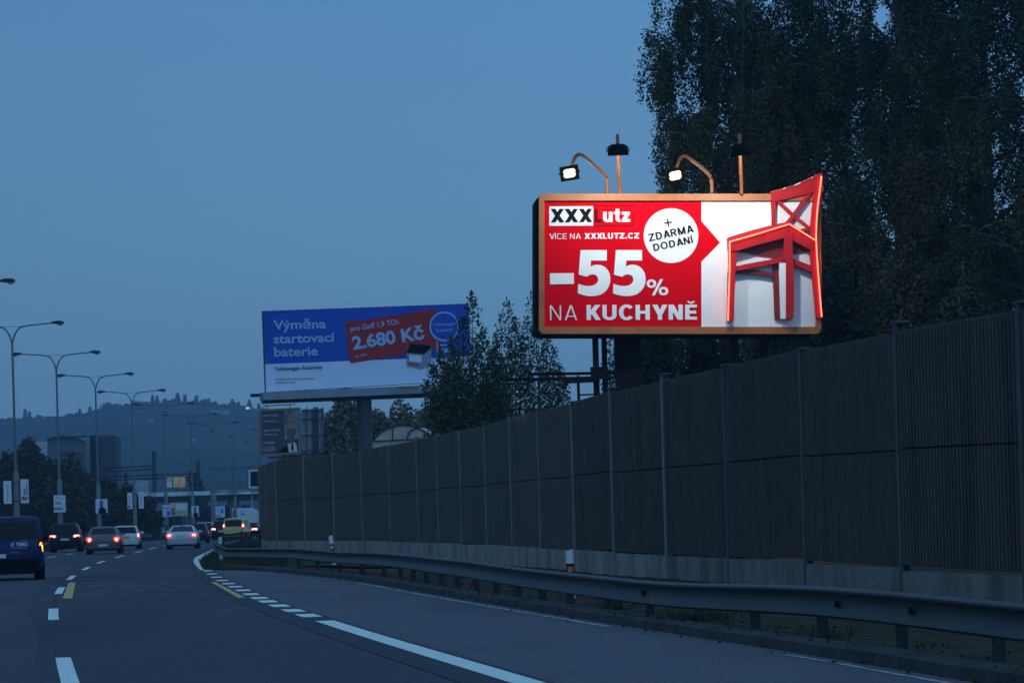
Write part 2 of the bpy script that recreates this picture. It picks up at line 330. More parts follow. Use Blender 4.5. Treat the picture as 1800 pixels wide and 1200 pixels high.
def stroke_glyphs(body, w, gap=.16, hb=None):
    """plain grotesque capitals built from bars and rings; capital height 1, stem width w"""
    hb = hb or w*.86; P_, x = [], 0.0
    rect = lambda a, b_, c_, d_: P_.append([(x+a, b_), (x+c_, b_), (x+c_, d_), (x+a, d_)])
    def diag(xa, ya, xb, yb, ww): P_.append([(x+xa-ww/2, ya), (x+xa+ww/2, ya), (x+xb+ww/2, yb), (x+xb-ww/2, yb)])
    def ring(cx, cy, rx, ry_, tx, ty, a0, a1, n=28):
        o_ = []; i_ = []
        for k in range(n+1):
            a = R(a0+(a1-a0)*k/n); q = lambda v, p_: math.copysign(abs(v)**p_, v)
            ca, sa = q(math.cos(a), .92), q(math.sin(a), .92)
            o_.append((x+cx+rx*ca, cy+ry_*sa)); i_.append((x+cx+(rx-tx)*ca, cy+(ry_-ty)*sa))
        for k in range(n): P_.append([o_[k], o_[k+1], i_[k+1], i_[k]])
    def caron(cx, y0): diag(cx, y0, cx-.15, y0+.17, w*.6); diag(cx, y0, cx+.15, y0+.17, w*.6)
    def acute(cx, y0): diag(cx-.02, y0, cx+.09, y0+.18, w*.75)
    for ch in body:
        W_ = .7; g = gap; dw = w*1.18
        if ch == ' ': x += .34; continue
        if ch == 'X': W_ = .72+w*.4; diag(dw/2, 0, W_-dw/2, 1, dw); diag(W_-dw/2, 0, dw/2, 1, dw); g = gap*.45
        elif ch in 'Zz':
            h = 1 if ch == 'Z' else .73; W_ = .66*h+w*.3; rect(.02, h-hb, W_, h); rect(0, 0, W_, hb); diag(dw*.6, hb*.9, W_-dw*.6, h-hb*.9, dw*1.05)
        elif ch == 'L': W_ = .52+w*.3; rect(0, 0, w, 1); rect(w, 0, W_, hb)
        elif ch == 'T': W_ = .64+w*.3; rect(0, 1-hb, W_, 1); rect(W_/2-w/2, 0, W_/2+w/2, 1-hb); g = gap*.6
        elif ch in 'ÍI':
            W_ = w; rect(0, 0, w, 1)
            if ch == 'Í': acute(w/2, 1.06)
        elif ch in 'EĚ':
            W_ = .54+w*.35; rect(0, 0, w, 1)
            for y0 in (0, .5-hb/2, 1-hb): rect(w, y0, W_-(.04 if 0 < y0 < .6 else 0), y0+hb)
            if ch == 'Ě': caron(W_/2, 1.06)
        elif ch == 'N': W_ = .64+w*.45; rect(0, 0, w, 1); rect(W_-w, 0, W_, 1); diag(W_-w*.62, 0, w*.62, 1, dw)
        elif ch == 'H': W_ = .64+w*.45; rect(0, 0, w, 1); rect(W_-w, 0, W_, 1); rect(w, .5-hb/2, W_-w, .5+hb/2)
        elif ch in 'AÁ':
            W_ = .72+w*.45; diag(dw*.52, 0, W_/2-w*.12, 1, dw); diag(W_-dw*.52, 0, W_/2+w*.12, 1, dw); rect(W_*.24, .22, W_*.76, .22+hb*.9); g = gap*.4
            if ch == 'Á': acute(W_/2, 1.06)
        elif ch == 'V': W_ = .70+w*.4; diag(W_/2-w*.1, 0, dw*.52, 1, dw); diag(W_/2+w*.1, 0, W_-dw*.52, 1, dw); g = gap*.4
        elif ch == 'K': W_ = .64+w*.5; rect(0, 0, w, 1); diag(w*.9, .36, W_-dw*.62, 1, dw*1.1); diag(W_-dw*.56, 0, w*1.3, .62, dw*1.05); g = gap*.6
        elif ch == 'Y': W_ = .72+w*.4; rect(W_/2-w/2, 0, W_/2+w/2, .46); diag(W_/2-w*.02, .36, dw*.52, 1, dw); diag(W_/2+w*.02, .36, W_-dw*.52, 1, dw); g = gap*.4
        elif ch == 'M': W_ = .80+w*.5; rect(0, 0, w, 1); rect(W_-w, 0, W_, 1); diag(W_/2, 0, w*.56, 1, dw); diag(W_/2, 0, W_-w*.56, 1, dw)
        elif ch == 'U': W_ = .64+w*.45; rect(0, .34, w, 1); rect(W_-w, .34, W_, 1); ring(W_/2, .345, W_/2, .36, w, hb, 180, 360)
        elif ch == 'u': W_ = .52+w*.4; rect(0, .26, w, .73); rect(W_-w, 0, W_, .73); ring(W_/2-w*.06, .28, W_/2-w*.06, .295, w, hb, 180, 330)
        elif ch == 't': W_ = .34+w*.3; rect(W_*.28, .2, W_*.28+w, .95); rect(0, .73-hb*.85, W_, .73); ring(W_*.28+w+.06, .21, w+.06, .22, w, hb, 180, 275)
        elif ch == 'O': W_ = .78+w*.35; ring(W_/2, .5, W_/2, .52, w, hb, 0, 360, 40)
        elif ch == 'C': W_ = .74+w*.3; ring(W_/2, .5, W_/2, .52, w, hb, 38, 322, 36); W_ *= .92
        elif ch == 'D': W_ = .66+w*.4; rect(0, 0, w, 1); rect(w, 1-hb, W_-.42, 1); rect(w, 0, W_-.42, hb); ring(W_-.42, .5, .42, .5, w, hb, -90, 90)
        elif ch == 'R': W_ = .64+w*.4; rect(0, 0, w, 1); rect(w, 1-hb, W_-.30, 1); rect(w, .42, W_-.30, .42+hb); ring(W_-.30, .71, .28, .29, w, hb, -90, 90); diag(W_-dw*.5, 0, W_-.34, .44, dw)
        elif ch == '.': W_ = w*1.05; rect(0, 0, W_, w*1.0)
        elif ch == '+': W_ = .62; rect(0, .31-w/2, W_, .31+w/2); rect(.31-w/2, 0, .31+w/2, .31-w/2); rect(.31-w/2, .31+w/2, .31+w/2, .62)
        elif ch == '%': W_ = 1.22; ring(.27, .74, .27, .27, w*.9, w*.8, 0, 360, 30); ring(.95, .26, .27, .27, w*.9, w*.8, 0, 360, 30); diag(.36, -.02, .86, 1.02, w*.95)
        x += W_+g
    return P_
def grotesque(pl, body, p0, p1, cap, m, parent, w=.02, weight=.2, gap=.16):
    polys = stroke_glyphs(body, weight, gap)
    A, B = pl.px(*p0), pl.px(*p1); e = B-A; L = np.linalg.norm(e); e /= L
    up = np.cross(pl.n, e); up = up if up[2] > 0 else -up
    H = cap*np.linalg.norm(pl.px(p0[0], p0[1]-1)-pl.px(*p0))
    x0 = min(q[0] for p_ in polys for q in p_); x1 = max(q[0] for p_ in polys for q in p_); sx = L/(x1-x0)
    b = MB()
    for i, p_ in enumerate(polys): b.face([A+(q[0]-x0)*sx*e+q[1]*H*up+pl.n*(w+.0004*(i % 9)) for q in p_])
    return b.build('lettering', m, parent)
def disc(pl, c, r, n=48, w=.0, ring=None):
    cx, cy = c
    pts = [(cx+r*math.cos(2*math.pi*i/n), cy+r*math.sin(2*math.pi*i/n)) for i in range(n)]
    b = MB()
    if ring is None: b.face(pl.poly(pts, w))
    else:
        pin = [(cx+(r-ring)*math.cos(2*math.pi*i/n), cy+(r-ring)*math.sin(2*math.pi*i/n)) for i in range(n)]
        A, B = pl.poly(pts, w), pl.poly(pin, w); b.add(A+B, [(i, (i+1) % n, n+(i+1) % n, n+i) for i in range(n)])
    return b
def bezier_pts(pts, n=24):
    p = np.array(pts, float); k = len(p)
    t = np.linspace(0, k-1, n); out = []
    for x in t:
        i = min(int(x), k-2); u = x-i
        p0, p1, p2, p3 = p[max(i-1, 0)], p[i], p[i+1], p[min(i+2, k-1)]
        out.append(.5*((2*p1)+(-p0+p2)*u+(2*p0-5*p1+4*p2-p3)*u*u+(-p0+3*p1-3*p2+p3)*u**3))
    return np.array(out)

# ================================================================== SETTING
def struct(o): o['kind'] = 'structure'; return o
b = MB(); g = 60; b.face([(-4000, -300, -.4), (4000, -300, -.4), (4000, 4500, -.4), (-4000, 4500, -.4)])
struct(b.build('ground', 'field'))
Y = np.concatenate([np.arange(-20, 100, 2.0), np.arange(100, 400, 5.0), np.arange(400, 761, 15.0)])
road_right = lambda y: (ED(y)-.02) if y < 91 else float(np.interp(y, [91, 97, 110], [R1(91)+.9, R1(97)+.6, R1(110)+.55]) if y < 110 else R1(y)+.55)
road = struct(MB().strip([(LM(y)-15, y, 0) for y in Y], [(road_right(y), y, 0) for y in Y]).build('road', 'asphalt'))
ys = np.arange(-20, 91.6, 1.6)
struct(MB().strip([(min(R1(y)+.14, ED(y)-.05), y, .004) for y in ys], [(ED(y)-.01, y, .004) for y in ys]).build('shoulder', 'asphalt_light'))
# worn left wheel track edge: the paler old lane surface left of the dashed line
ys = np.arange(-20, 110, 2.0)
struct(MB().strip([(D1(y)-3.2, y, .004) for y in ys], [(D1(y)-.42-.15*math.sin(y*.13), y, .004) for y in ys]).build('road_surface', 'asphalt_left'))
# painted markings: parts of the road
def ribbon(path, w, z=.009, m='paint_white', name='lane_marking'):
    p = np.array(path, float); t = np.gradient(p, axis=0); t /= np.linalg.norm(t, axis=1)[:, None]
    nrm = np.stack([t[:, 1], -t[:, 0]], 1)
    A, B = p-nrm*w/2, p+nrm*w/2
    return MB().strip([(*q, z) for q in A], [(*q, z) for q in B]).build(name, m, road)
def quadmark(pts, m='paint_white', z=.009, name='lane_marking'):
    return MB().face([G(x, y, z) for x, y in pts]).build(name, m, road)
for i, (ya, yb) in enumerate([(17.5, 23.9), (29.0, 35.0)]): pass
dash_px = [(1155, 1216), (1068, 1088), (1031, 1042.5), (1011, 1018), (996.5, 1001.5), (986.5, 990.5), (978, 981.5), (971, 974), (965.5, 968)]
for a, bb in dash_px:
    y0, y1 = [G(150, yy)[1] for yy in (bb, a)]
    s = np.linspace(y0, y1, 6); ribbon([(D1(y), y) for y in s], .17)
for k in range(14):
    y0 = 181+k*18; s = np.linspace(y0, y0+6, 4); ribbon([(D1(y), y) for y in s], .17)
D2 = lambda y: D1(y)-(3.75 if y < 200 else 3.7)
for y0 in list(np.arange(14, 130, 18.0))+[139.0, 152.5]+list(np.arange(170, 420, 18.0)):
    s = np.linspace(y0, y0+6, 5); ribbon([(D2(y), y) for y in s], .16)
ribbon([(R1(y)-.16, y) for y in np.arange(-18, 96, 1.0)], .75, z=.0065, m='asphalt_dark', name='tar_seam')
ribbon([(D1(y)-.02, y) for y in np.arange(-18, 140, 2.0)], .10, z=.0065, m='asphalt_dark', name='tar_seam')
ribbon([(R1(y), y) for y in np.arange(-18, 41.2, 1.0)], .27)                 # solid edge line
for p0 in [(548, 1081.6), (515, 1073), (490, 1064.5), (471, 1057), (453, 1051), (440, 1044.2), (428, 1037.3), (415, 1031), (402, 1025.5), (389, 1020), (379, 1014.2), (371, 1008.5), (364, 1003)]:
    y0 = G(*p0)[1]; s = np.linspace(y0-.75, y0+.75, 3); ribbon([(R1(y), y) for y in s], .30)
s = np.concatenate([np.linspace(89.5, 190, 60)]); ribbon([(R1(y)+.03, y) for y in s], .46)      # edge line past the gore
s = np.linspace(190, 420, 40); ribbon([(R1(y), y) for y in s], .2)
quadmark([(110, 1051), (127, 1051), (133, 1023), (121, 1023)], 'paint_yellow', .013)
quadmark([(371, 1022.5), (378, 1022), (431, 1049), (419, 1050)], 'paint_yellow', .013)
for k, yy in enumerate([1024.5, 1027.5, 1030, 1034, 1037, 1042, 1046, 1050]):
    x0, x1 = 142+(k*37 % 30)-k, 362+k*7-(k*23 % 40)
    for (u0, u1) in ((0, .22), (.26, .7), (.74, 1)):
        quadmark([(x0+(x1-x0)*u0, yy), (x0+(x1-x0)*u1, yy-.3), (x0+(x1-x0)*u1, yy+.5), (x0+(x1-x0)*u0, yy+.9)], 'paint_ghost', .008)
ribbon([(ED(y)-.20-(.03 if y < 26 else 0), y) for y in np.arange(-18, 29, 1.0)], .07, m='paint_worn')
ribbon([(ED(y)-.24, y) for y in np.arange(36, 66, 1.0)], .11, m='paint_worn')
ribbon([(LM(y)+1.75, y) for y in np.arange(0, 420, 4.0)], .22, m='paint_worn')
# kerb with joints
kb = MB(); kp = [(ED(y), y) for y in np.arange(-20, 91.7, 1.0)]
kp = np.array(kp); tt = np.gradient(kp, axis=0); tt /= np.linalg.norm(tt, axis=1)[:, None]; nn = np.stack([tt[:, 1], -tt[:, 0]], 1)
for i in range(len(kp)-1):
    a, c_ = kp[i], kp[i+1]; ga = a+(c_-a)*.005; gc = c_-(c_-a)*.005
    n0 = nn[i]; zz = .128+.004*math.sin(i*1.7)+.006*math.sin(i*.33)
    pr = [(0, -.1), (.02, zz-.02), (.045, zz), (.27, zz+.01), (.27, -.1)]
    kb.loft([[(ga[0]+n0[0]*u, ga[1]+n0[1]*u, z) for u, z in pr], [(gc[0]+n0[0]*u, gc[1]+n0[1]*u, z) for u, z in pr]])
struct(kb.build('kerb', 'kerb'))
# soil verge between kerb and noise barrier, and the raised land behind it
fx = lambda y: float(np.interp(y, [p[1] for p in FENCE], [p[0] for p in FENCE]))
ys = np.arange(-20, 90.6, 1.5); vg = MB()
us = [0, .12, .3, .5, .7, .9, 1.0]
def vrow(y, u):
    x0, x1 = ED(y)+.26, max(fx(y), ED(y)+3)+45
    x = x0+(x1-x0)*u**2.2; k = min(1, max(0, (x-x0)/4.5)); return (x, y, .09-.24*k+(.03*math.sin(x*1.3+y*.7)+.02*math.sin(y*2.1+x))*min(1, u*20))
for i in range(len(us)-1): vg.strip([vrow(y, us[i]) for y in ys], [vrow(y, us[i+1]) for y in ys])
struct(vg.build('verge', 'soil', smooth=True, ang=60))
ys = np.arange(90, 460, 3.0); vg = MB()
vg.strip([(road_right(y)+.02, y, .02) for y in ys], [(road_right(y)+3, y, .03) for y in ys])
vg.strip([(road_right(y)+3, y, .03) for y in ys], [(road_right(y)+7, y, -.16) for y in ys])
vg.strip([(road_right(y)+7, y, -.16) for y in ys], [(road_right(y)+85, y, -.16) for y in ys])
struct(vg.build('bank', 'field'))
n = 1300; yy = rng.uniform(12, 88, n); xx = np.array([ED(y) for y in yy])+.12+np.abs(rng.normal(0, .9, n))*np.where(rng.uniform(0, 1, n) < .8, 1, -.25)
ll = quads('leaf_litter', np.stack([xx, yy, np.where(xx > np.array([ED(y) for y in yy])+.27, .115-.02*np.abs(xx-np.array([ED(y) for y in yy])), np.where(xx > np.array([ED(y) for y in yy]), .15, .012))], 1), .05, 'leaf_litter', None, wide=.7)
tag(ll, 'brown fallen leaves scattered along the kerb and under the guardrail', 'leaf litter', kind='stuff')
# median strip and grass gore
ys = np.arange(-20, 460, 4.0)
struct(MB().strip([(LM(y)-1.3, y, .05) for y in ys], [(LM(y), y, .22) for y in ys]).strip([(LM(y), y, .22) for y in ys], [(LM(y)+1.3, y, .05) for y in ys]).build('median_strip', 'field'))
GORE = [G(x, y, .03) for x, y in [(357, 999), (352, 991), (360, 981), (374, 974), (388, 967), (396, 961), (402, 961), (450, 966), (500, 976), (508, 985), (500, 1002), (447, 1000.5), (380, 1000)]]
def in_poly(pts, poly):
    x, y = pts[:, 0], pts[:, 1]; c_ = np.zeros(len(pts), bool); j = len(poly)-1
    for i in range(len(poly)):
        xi, yi, xj, yj = poly[i][0], poly[i][1], poly[j][0], poly[j][1]
        c_ ^= ((yi > y) != (yj > y)) & (x < (xj-xi)*(y-yi)/(yj-yi+1e-12)+xi); j = i
    return c_
struct(MB().face([(p[0], p[1], .03) for p in GORE]).build('gore_ground', 'field'))
def blades(cx, cy, n, h, w=.02, z=.03, name='grass', m='grass', parent=None, spread=.35):
    ang = rng.uniform(0, 2*math.pi, n); hh = h*rng.uniform(.5, 1.3, n); lean = rng.normal(0, spread, (n, 2))*hh[:, None]
    dx, dy = np.cos(ang)*w, np.sin(ang)*w
    base = np.stack([cx, cy, np.full(n, z)], 1)
    if parent is not None: base = base-np.array(chain(parent))
    v = np.stack([base+np.stack([dx, dy, 0*dx], 1), base-np.stack([dx, dy, 0*dx], 1), base+np.stack([lean[:, 0], lean[:, 1], hh], 1)], 1).reshape(-1, 3)
    me = bpy.data.meshes.new(name); me.from_pydata(v.tolist(), [], [(3*i, 3*i+1, 3*i+2) for i in range(n)]); me.materials.append(M[m])
    o = bpy.data.objects.new(name, me); C.objects.link(o); o.parent = parent; return o
gp = np.array(GORE); lo, hi = gp[:, :2].min(0), gp[:, :2].max(0)
pts = rng.uniform(lo, hi, (26000, 2)); pts = pts[in_poly(pts, GORE)]
gr = blades(pts[:, 0], pts[:, 1], len(pts), .22, .03); gr['kind'] = 'stuff'; gr['label'] = 'rough green grass in the wedge where the shoulder ends'; gr['category'] = 'grass'
# grass on the median and far bank
n = 9000; yy = rng.uniform(90, 330, n); side = rng.uniform(-1.2, 1.2, n)
gm = blades(np.array([LM(y) for y in yy])+side, yy, n, .45, .07, z=.12, spread=.3); gm['kind'] = 'stuff'; gm['label'] = 'unkempt grass growing along the central strip of the road'; gm['category'] = 'grass'
# forested hill
NX, NY = 150, 44
ridge_px = [(-900, 742), (-200, 741), (0, 738), (50, 735), (100, 733), (140, 728), (165, 724), (190, 714), (230, 713), (270, 709), (330, 708), (400, 713), (455, 719), (600, 728), (800, 742), (1000, 770), (1200, 800), (1700, 830), (2600, 840)]
rx = np.array([p[0] for p in ridge_px]); rz_ = np.array([P(p[0], p[1], 2000)[2] for p in ridge_px]); rX = np.array([P(p[0], p[1], 2000)[0] for p in ridge_px])
nz = np.random.default_rng(3)
gx, gy = np.linspace(-900, 900, NX), np.linspace(1150, 2000, NY)
hz = np.zeros((NY, NX))
def hill_z(x, y):
    t = (y-1150)/850; return np.interp(x*2000/y, rX, rz_)*t**1.15*(1-.05*(1-t)*(1+math.sin(x*.02+t*9)))
bump = nz.normal(size=(NY, NX))
for j, y in enumerate(gy):
    t = (y-1150)/850; top = np.interp(gx*2000/y*1.0, rX, rz_)
    hz[j] = top*(t**1.15)*(1-.05*(1-t)*(1+np.sin(gx*.02+t*9)))+bump[j]*1.6*(t > .05)*(.4 if j == NY-1 else 1)
hv = [(gx[i], gy[j], hz[j, i]-.3) for j in range(NY) for i in range(NX)]
hv += [(gx[i], 2300, -.5) for i in range(NX)]
hf = [(j*NX+i, j*NX+i+1, (j+1)*NX+i+1, (j+1)*NX+i) for j in range(NY) for i in range(NX-1)]
struct(MB().add(hv, hf).build('hill', 'forest', smooth=True, ang=180))

# ================================================================== NOISE BARRIER
t = thing('noise_barrier', 'long dark ribbed noise barrier with pale posts and a concrete base behind the guardrail', 'noise barrier', (FENCE[0][0], FENCE[0][1], 0))
FT = lambda y: FZB(y)+4.0
for i in range(len(FENCE)-1):
    a, c_ = np.array(FENCE[i]), np.array(FENCE[i+1]); d = c_-a; L = np.linalg.norm(d); d /= L; nrm = np.array([-d[1], d[0]])
    if nrm[0] > 0: nrm = -nrm
    za, zc = FZB(a[1]), FZB(c_[1])
    jit = .03*math.sin(i*2.3)
    g0, g1 = .07, L-.07
    nr = int((g1-g0)/.15)
    s = np.concatenate([(g0+(g1-g0)*(np.arange(nr)[:, None]+np.array([0, .04, .56, .60])[None, :])/nr).ravel(), [g1]]); dep = np.tile([-.05, .05, .05, -.05], nr).tolist()+[-.05]
    for k, (z0, z1) in enumerate(((0, 1.968), (2.0, 4.0))):
        lo_, hi_ = [], []
        for q, u in enumerate(s):
            f = u/L; zb = za+(zc-za)*f; xy = a+d*u+nrm*(dep[q]+(.012*math.sin(i*1.9+k)))
            sag = jit*(1-f)
            lo_.append((xy[0], xy[1], zb+z0+sag)); hi_.append((xy[0], xy[1], zb+z1+sag))
        m = MB().strip(lo_, hi_)
        back = -nrm*.16
        if k == 0: m.strip([(p[0]+back[0]*.8, p[1]+back[1]*.8, p[2]-.02) for p in hi_], [(p[0]+back[0]*.8, p[1]+back[1]*.8, p[2]+.08) for p in hi_])
        m.strip(hi_, [(p[0]+back[0], p[1]+back[1], p[2]) for p in hi_])
        m.strip([(p[0]+back[0], p[1]+back[1], p[2]) for p in hi_], [(p[0]+back[0], p[1]+back[1], p[2]) for p in lo_])
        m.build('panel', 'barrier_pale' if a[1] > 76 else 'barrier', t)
    mid = (a+c_)/2-nrm*.05; zt = min(za, zc)-.035+jit*.4
    ang = math.atan2(d[1], d[0])
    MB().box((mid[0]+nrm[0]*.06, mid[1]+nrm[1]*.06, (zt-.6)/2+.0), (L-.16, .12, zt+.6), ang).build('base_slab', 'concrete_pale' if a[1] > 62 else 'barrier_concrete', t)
for i, (x, y) in enumerate(FENCE):
    a = np.array(FENCE[max(i-1, 0)]); c_ = np.array(FENCE[min(i+1, len(FENCE)-1)]); d = (c_-a)/np.linalg.norm(c_-a); nrm = np.array([-d[1], d[0]]); nrm = -nrm if nrm[0] > 0 else nrm
    ang = math.atan2(d[1], d[0]); top = FT(y)+.06+.07*math.sin(i*1.7)
    hp = MB(); w = .15 if y < 110 else .13
    hp.box((x+nrm[0]*.05, y+nrm[1]*.05, top/2-.3), (w, .055, top+.6), ang).box((x-nrm[0]*.07, y-nrm[1]*.07, top/2-.3), (w, .03, top+.6), ang).box((x-nrm[0]*.01, y-nrm[1]*.01, top/2-.3), (.03, .1, top+.6), ang)
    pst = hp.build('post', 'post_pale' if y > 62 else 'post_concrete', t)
    if y < 100: MB().box((x-d[0]*.10, y-d[1]*.10, top+.02), (.42, .2, .04), ang).build('post_cap', 'post_concrete', pst)

# ================================================================== GUARDRAIL
railpx = [(384, 955), (397, 963), (447, 962.6), (518, 962.6), (600, 969), (660, 969.6), (710, 973), (820, 984), (930, 999), (1040, 1010), (1131, 1019.5), (1200, 1024), (1409, 1028), (1500, 1033.5), (1585, 1040), (1800, 1060)]
RP = curve([(9.0, -6), (6.6, 8), (5.2, 16), (4.15, 23.3), (3.2, 28.5), (2.1, 34), (.75, 41.8), (-1.05, 52), (-3.15, 66), (-4.9, 75.5), (-6.7, 84), (-8.0, 90.0), (-9.2, 94.5), (-10.2, 98)])
def on_path(px):
    lo_, hi_ = -6.0, 98.0
    f = lambda y: 900+FPX*(RP(y)*cr/y) if y > .1 else 1e9
    for _ in range(60):
        m_ = (lo_+hi_)/2
        if m_ < 3 or (ray_px(RP(m_), m_, .6)[0] > px): lo_ = m_
        else: hi_ = m_
    return (lo_+hi_)/2
def ray_px(X, Yd, Z):
    a, b_ = X/Yd*FPX, (Z-CAMH)/Yd*FPX
    return 900+a*cr-b_*sr, 905-(a*sr+b_*cr)
ry, rzt = [], []
for px, py in railpx:
    y = on_path(px); a, b_ = ray(px, py); ry.append(y); rzt.append(CAMH+b_*y)
o_ = np.argsort(ry); ry = np.array(ry)[o_]; rzt = np.array(rzt)[o_]
RT = lambda y: float(np.interp(y, ry, rzt))
prof = [(.03, 0), (.06, .010), (.072, .028), (.062, .05), (.036, .085), (.012, .125), (.004, .16), (.010, .195), (.026, .228), (.052, .25), (.07, .262), (.072, .283), (.046, .302), (0, .31)]
def rail_sweep(path, zt, side=-1, flare=None):
    p = np.array(path); tt = np.gradient(p, axis=0); tt /= np.linalg.norm(tt, axis=1)[:, None]; nn = np.stack([tt[:, 1], -tt[:, 0]], 1)*side
    rings = []
    for i in range(len(p)):
        outer = [(p[i, 0]+nn[i, 0]*u, p[i, 1]+nn[i, 1]*u, zt[i]-.31+h) for u, h in prof]
        inner = [(p[i, 0]+nn[i, 0]*(u-.006), p[i, 1]+nn[i, 1]*(u-.006), zt[i]-.31+h) for u, h in prof[::-1]]
        rings.append(outer+inner)
    return MB().loft(rings)
t = thing('guardrail', 'weathered steel guardrail on short posts along the kerb below the noise barrier', 'guardrail', (RP(20), 20, 0))
ys = np.concatenate([np.arange(3, 60, 1.0), np.arange(60, 98.1, 1.0)])
rail_sweep([(RP(y), y) for y in ys], [RT(y) for y in ys]).build('beam', 'galv', t, smooth=True, ang=50)
# flared end turning along the road edge
e0 = np.array([RP(98), 98.0]); pth = [(e0[0]-.02, 98.0), (e0[0]-.6, 103), (e0[0]-1.35, 111), (e0[0]-2.2, 119.5)]
rail_sweep(pth, [RT(98), RT(98)+.02, .70, .74]).build('rail_end', 'galv', t, smooth=True, ang=25)
for px in [485, 516, 549, 587, 626, 664, 692, 714, 737, 764, 791, 822.5, 857, 895, 936.5, 985, 1051.6, 1122, 1208, 1304.5, 1420, 1557.5, 1725, 1925]:
    y = on_path(px); x = RP(y); h = RT(y)
    MB().box((x+.14, y+.02, h/2-.15), (.11, .06, h+.24-.1)).box((x+.07, y+.02, h-.16), (.12, .05, .1)).build('rail_post', 'galv_dark', t)
for px in [1131, 1600, 1470]:   # splice plates
    y = on_path(px); MB().box((RP(y)-.013, y, RT(y)-.16), (.012, .32, .06), -.18).build('splice_plate', 'galv', t)
# weed tufts at the posts
for k, (px, lab, hh, nb) in enumerate([(1051.6, 'small green weed tuft at a guardrail post left of the orange reflector post foot', .15, 120), (1200, 'wide low weed tuft at the guardrail below the middle of the barrier', .13, 220), (1425, 'sparse weed tuft under the guardrail further right', .10, 70)]):
    y = on_path(px)+.3; cx = RP(y)+.28
    tw = thing('weed_tuft', ['small bright weed tuft growing against a guardrail post', 'widest dark weed tuft sprawling under the guardrail', 'thin low weed tuft under the near end of the guardrail'][k], 'weed', (cx, y, .1), group='weeds under the guardrail')
    blades(cx+rng.normal(0, .12+.12*(k == 1), nb), y+rng.normal(0, .5, nb), nb, hh, .012, z=.1, name='leaves', m='grass', parent=tw, spread=.6)

# delineator posts
def delineator(name_label, px, pyt, pyb, d, lean, orange):
    top, bot = P(px, pyt, d), P(px, pyb, d); t = thing('delineator_post', name_label, 'marker post', (bot[0], bot[1], .08))
    h = top[2]-.08; dx = lean*h
    w = .125
    def seg(z0, z1, m, nm):
        f = lambda z: (bot[0]+dx*(z/h), bot[1], .08+z)
        pr = [(-w/2, 0), (-w/4, -.04), (w/4, -.04), (w/2, 0), (w/4, .03), (-w/4, .03)]
        A = [(f(z0)[0]+u, f(z0)[1]+v_, f(z0)[2]) for u, v_ in pr]; B = [(f(z1)[0]+u, f(z1)[1]+v_, f(z1)[2]+(.04*(u/w) if nm == 'tip' else 0)) for u, v_ in pr]
        return MB().loft([A, B]).build(nm, m, t)
    seg(0, h*.38, 'white_plastic', 'stem'); seg(h*.38, h*.72, 'black_plastic', 'black_band'); seg(h*.72, h, 'white_plastic', 'tip')
    zc = h*.60
    MB().box((bot[0]+dx*.6, bot[1]-.045, .08+zc), (.09, .012, h*.12)).build('reflector', 'reflector' if orange else 'lamp_clear', t)
delineator('leaning white marker post with a black band behind the far guardrail', 587, 941, 985, 88, -.10, False)
delineator('upright white marker post with an orange reflector behind the guardrail', 1004.5, 966, 1030, 46, -.02, True)
delineator('white marker post at the flared tip of the guardrail', 388.5, 943, 968, 100, -.02, False)

# dark railing beyond the guardrail tip
t = thing('railing', 'dark low railing with vertical bars running behind the guardrail tip', 'railing', (-12.3, 118, 0))
rp = [P(393, 960, 118), P(425, 962, 136), P(458, 962, 154)]
for a, c_ in zip(rp[:-1], rp[1:]):
    for h in (.25, .95): MB().bar((a[0], a[1], h), (c_[0], c_[1], h), .06, .08).build('rail', 'dark_metal', t)
for i in range(34):
    u = i/33*2; k = min(int(u), 1); q = rp[k]+(rp[k+1]-rp[k])*(u-k)
    MB().box((q[0], q[1], .6), (.03, .03, .66)).build('bar', 'dark_metal', t)
for q in rp: MB().box((q[0], q[1], .5), (.09, .09, 1.1)).build('post', 'dark_metal', t)

# ================================================================== BIG LIT BILLBOARD
DB = 88.0
TL, TR, BL = P(952, 343, DB), P(1443, 338.2, DB+.55), P(951.5, 588, DB)
pl = Plane(TL, TR-TL, TL-BL)
base = P(1103, 700, DB+1.2); base[2] = 0
bb = thing('billboard', 'floodlit red and white billboard with a giant red chair on orange frame', 'billboard', base)
def rrect(x0, y0, x1, y1, r, n=6):
    out = []
    for cx, cy, a0 in ((x1-r, y0+r, -90), (x1-r, y1-r, 0), (x0+r, y1-r, 90), (x0+r, y0+r, 180)):
        for i in range(n+1):
            a = R(a0+90*i/n); out.append((cx+r*math.cos(a), cy+r*math.sin(a)))
    return out
# image of the board in its own photo-plane coordinates
ox = lambda x: x
outer = [(947+ (p[0]-947), p[1]) for p in rrect(947, 341.2, 1443, 587, 10)]
inner = rrect(956.5, 353.2, 1433, 574.5, 1.0)
A0, A1 = pl.poly(outer, -.05), pl.poly(outer, .10); B0, B1 = pl.poly(inner, -.02), pl.poly(inner, .10)
n = len(outer); fr = MB()
fr.add(A0+A1+B1+B0, [(i, (i+1) % n, n+(i+1) % n, n+i) for i in range(n)]+[(n+i, n+(i+1) % n, 2*n+(i+1) % n, 2*n+i) for i in range(n)]+[(2*n+i, 2*n+(i+1) % n, 3*n+(i+1) % n, 3*n+i) for i in range(n)])
fr.build('frame', 'frame_orange', bb, smooth=True, ang=40)
back = rrect(940.5, 345, 1436, 591, 12)
MB().prism(pl.poly(back, -.12), -pl.n*1.1).build('cabinet', 'black_panel', bb)
MB().face(pl.poly([(955, 352), (1233, 352), (1233, 388.5), (1266, 426.5), (1233, 460), (1233, 575.5), (955, 575.5)], 0)).build('red_panel', 'red', bb)
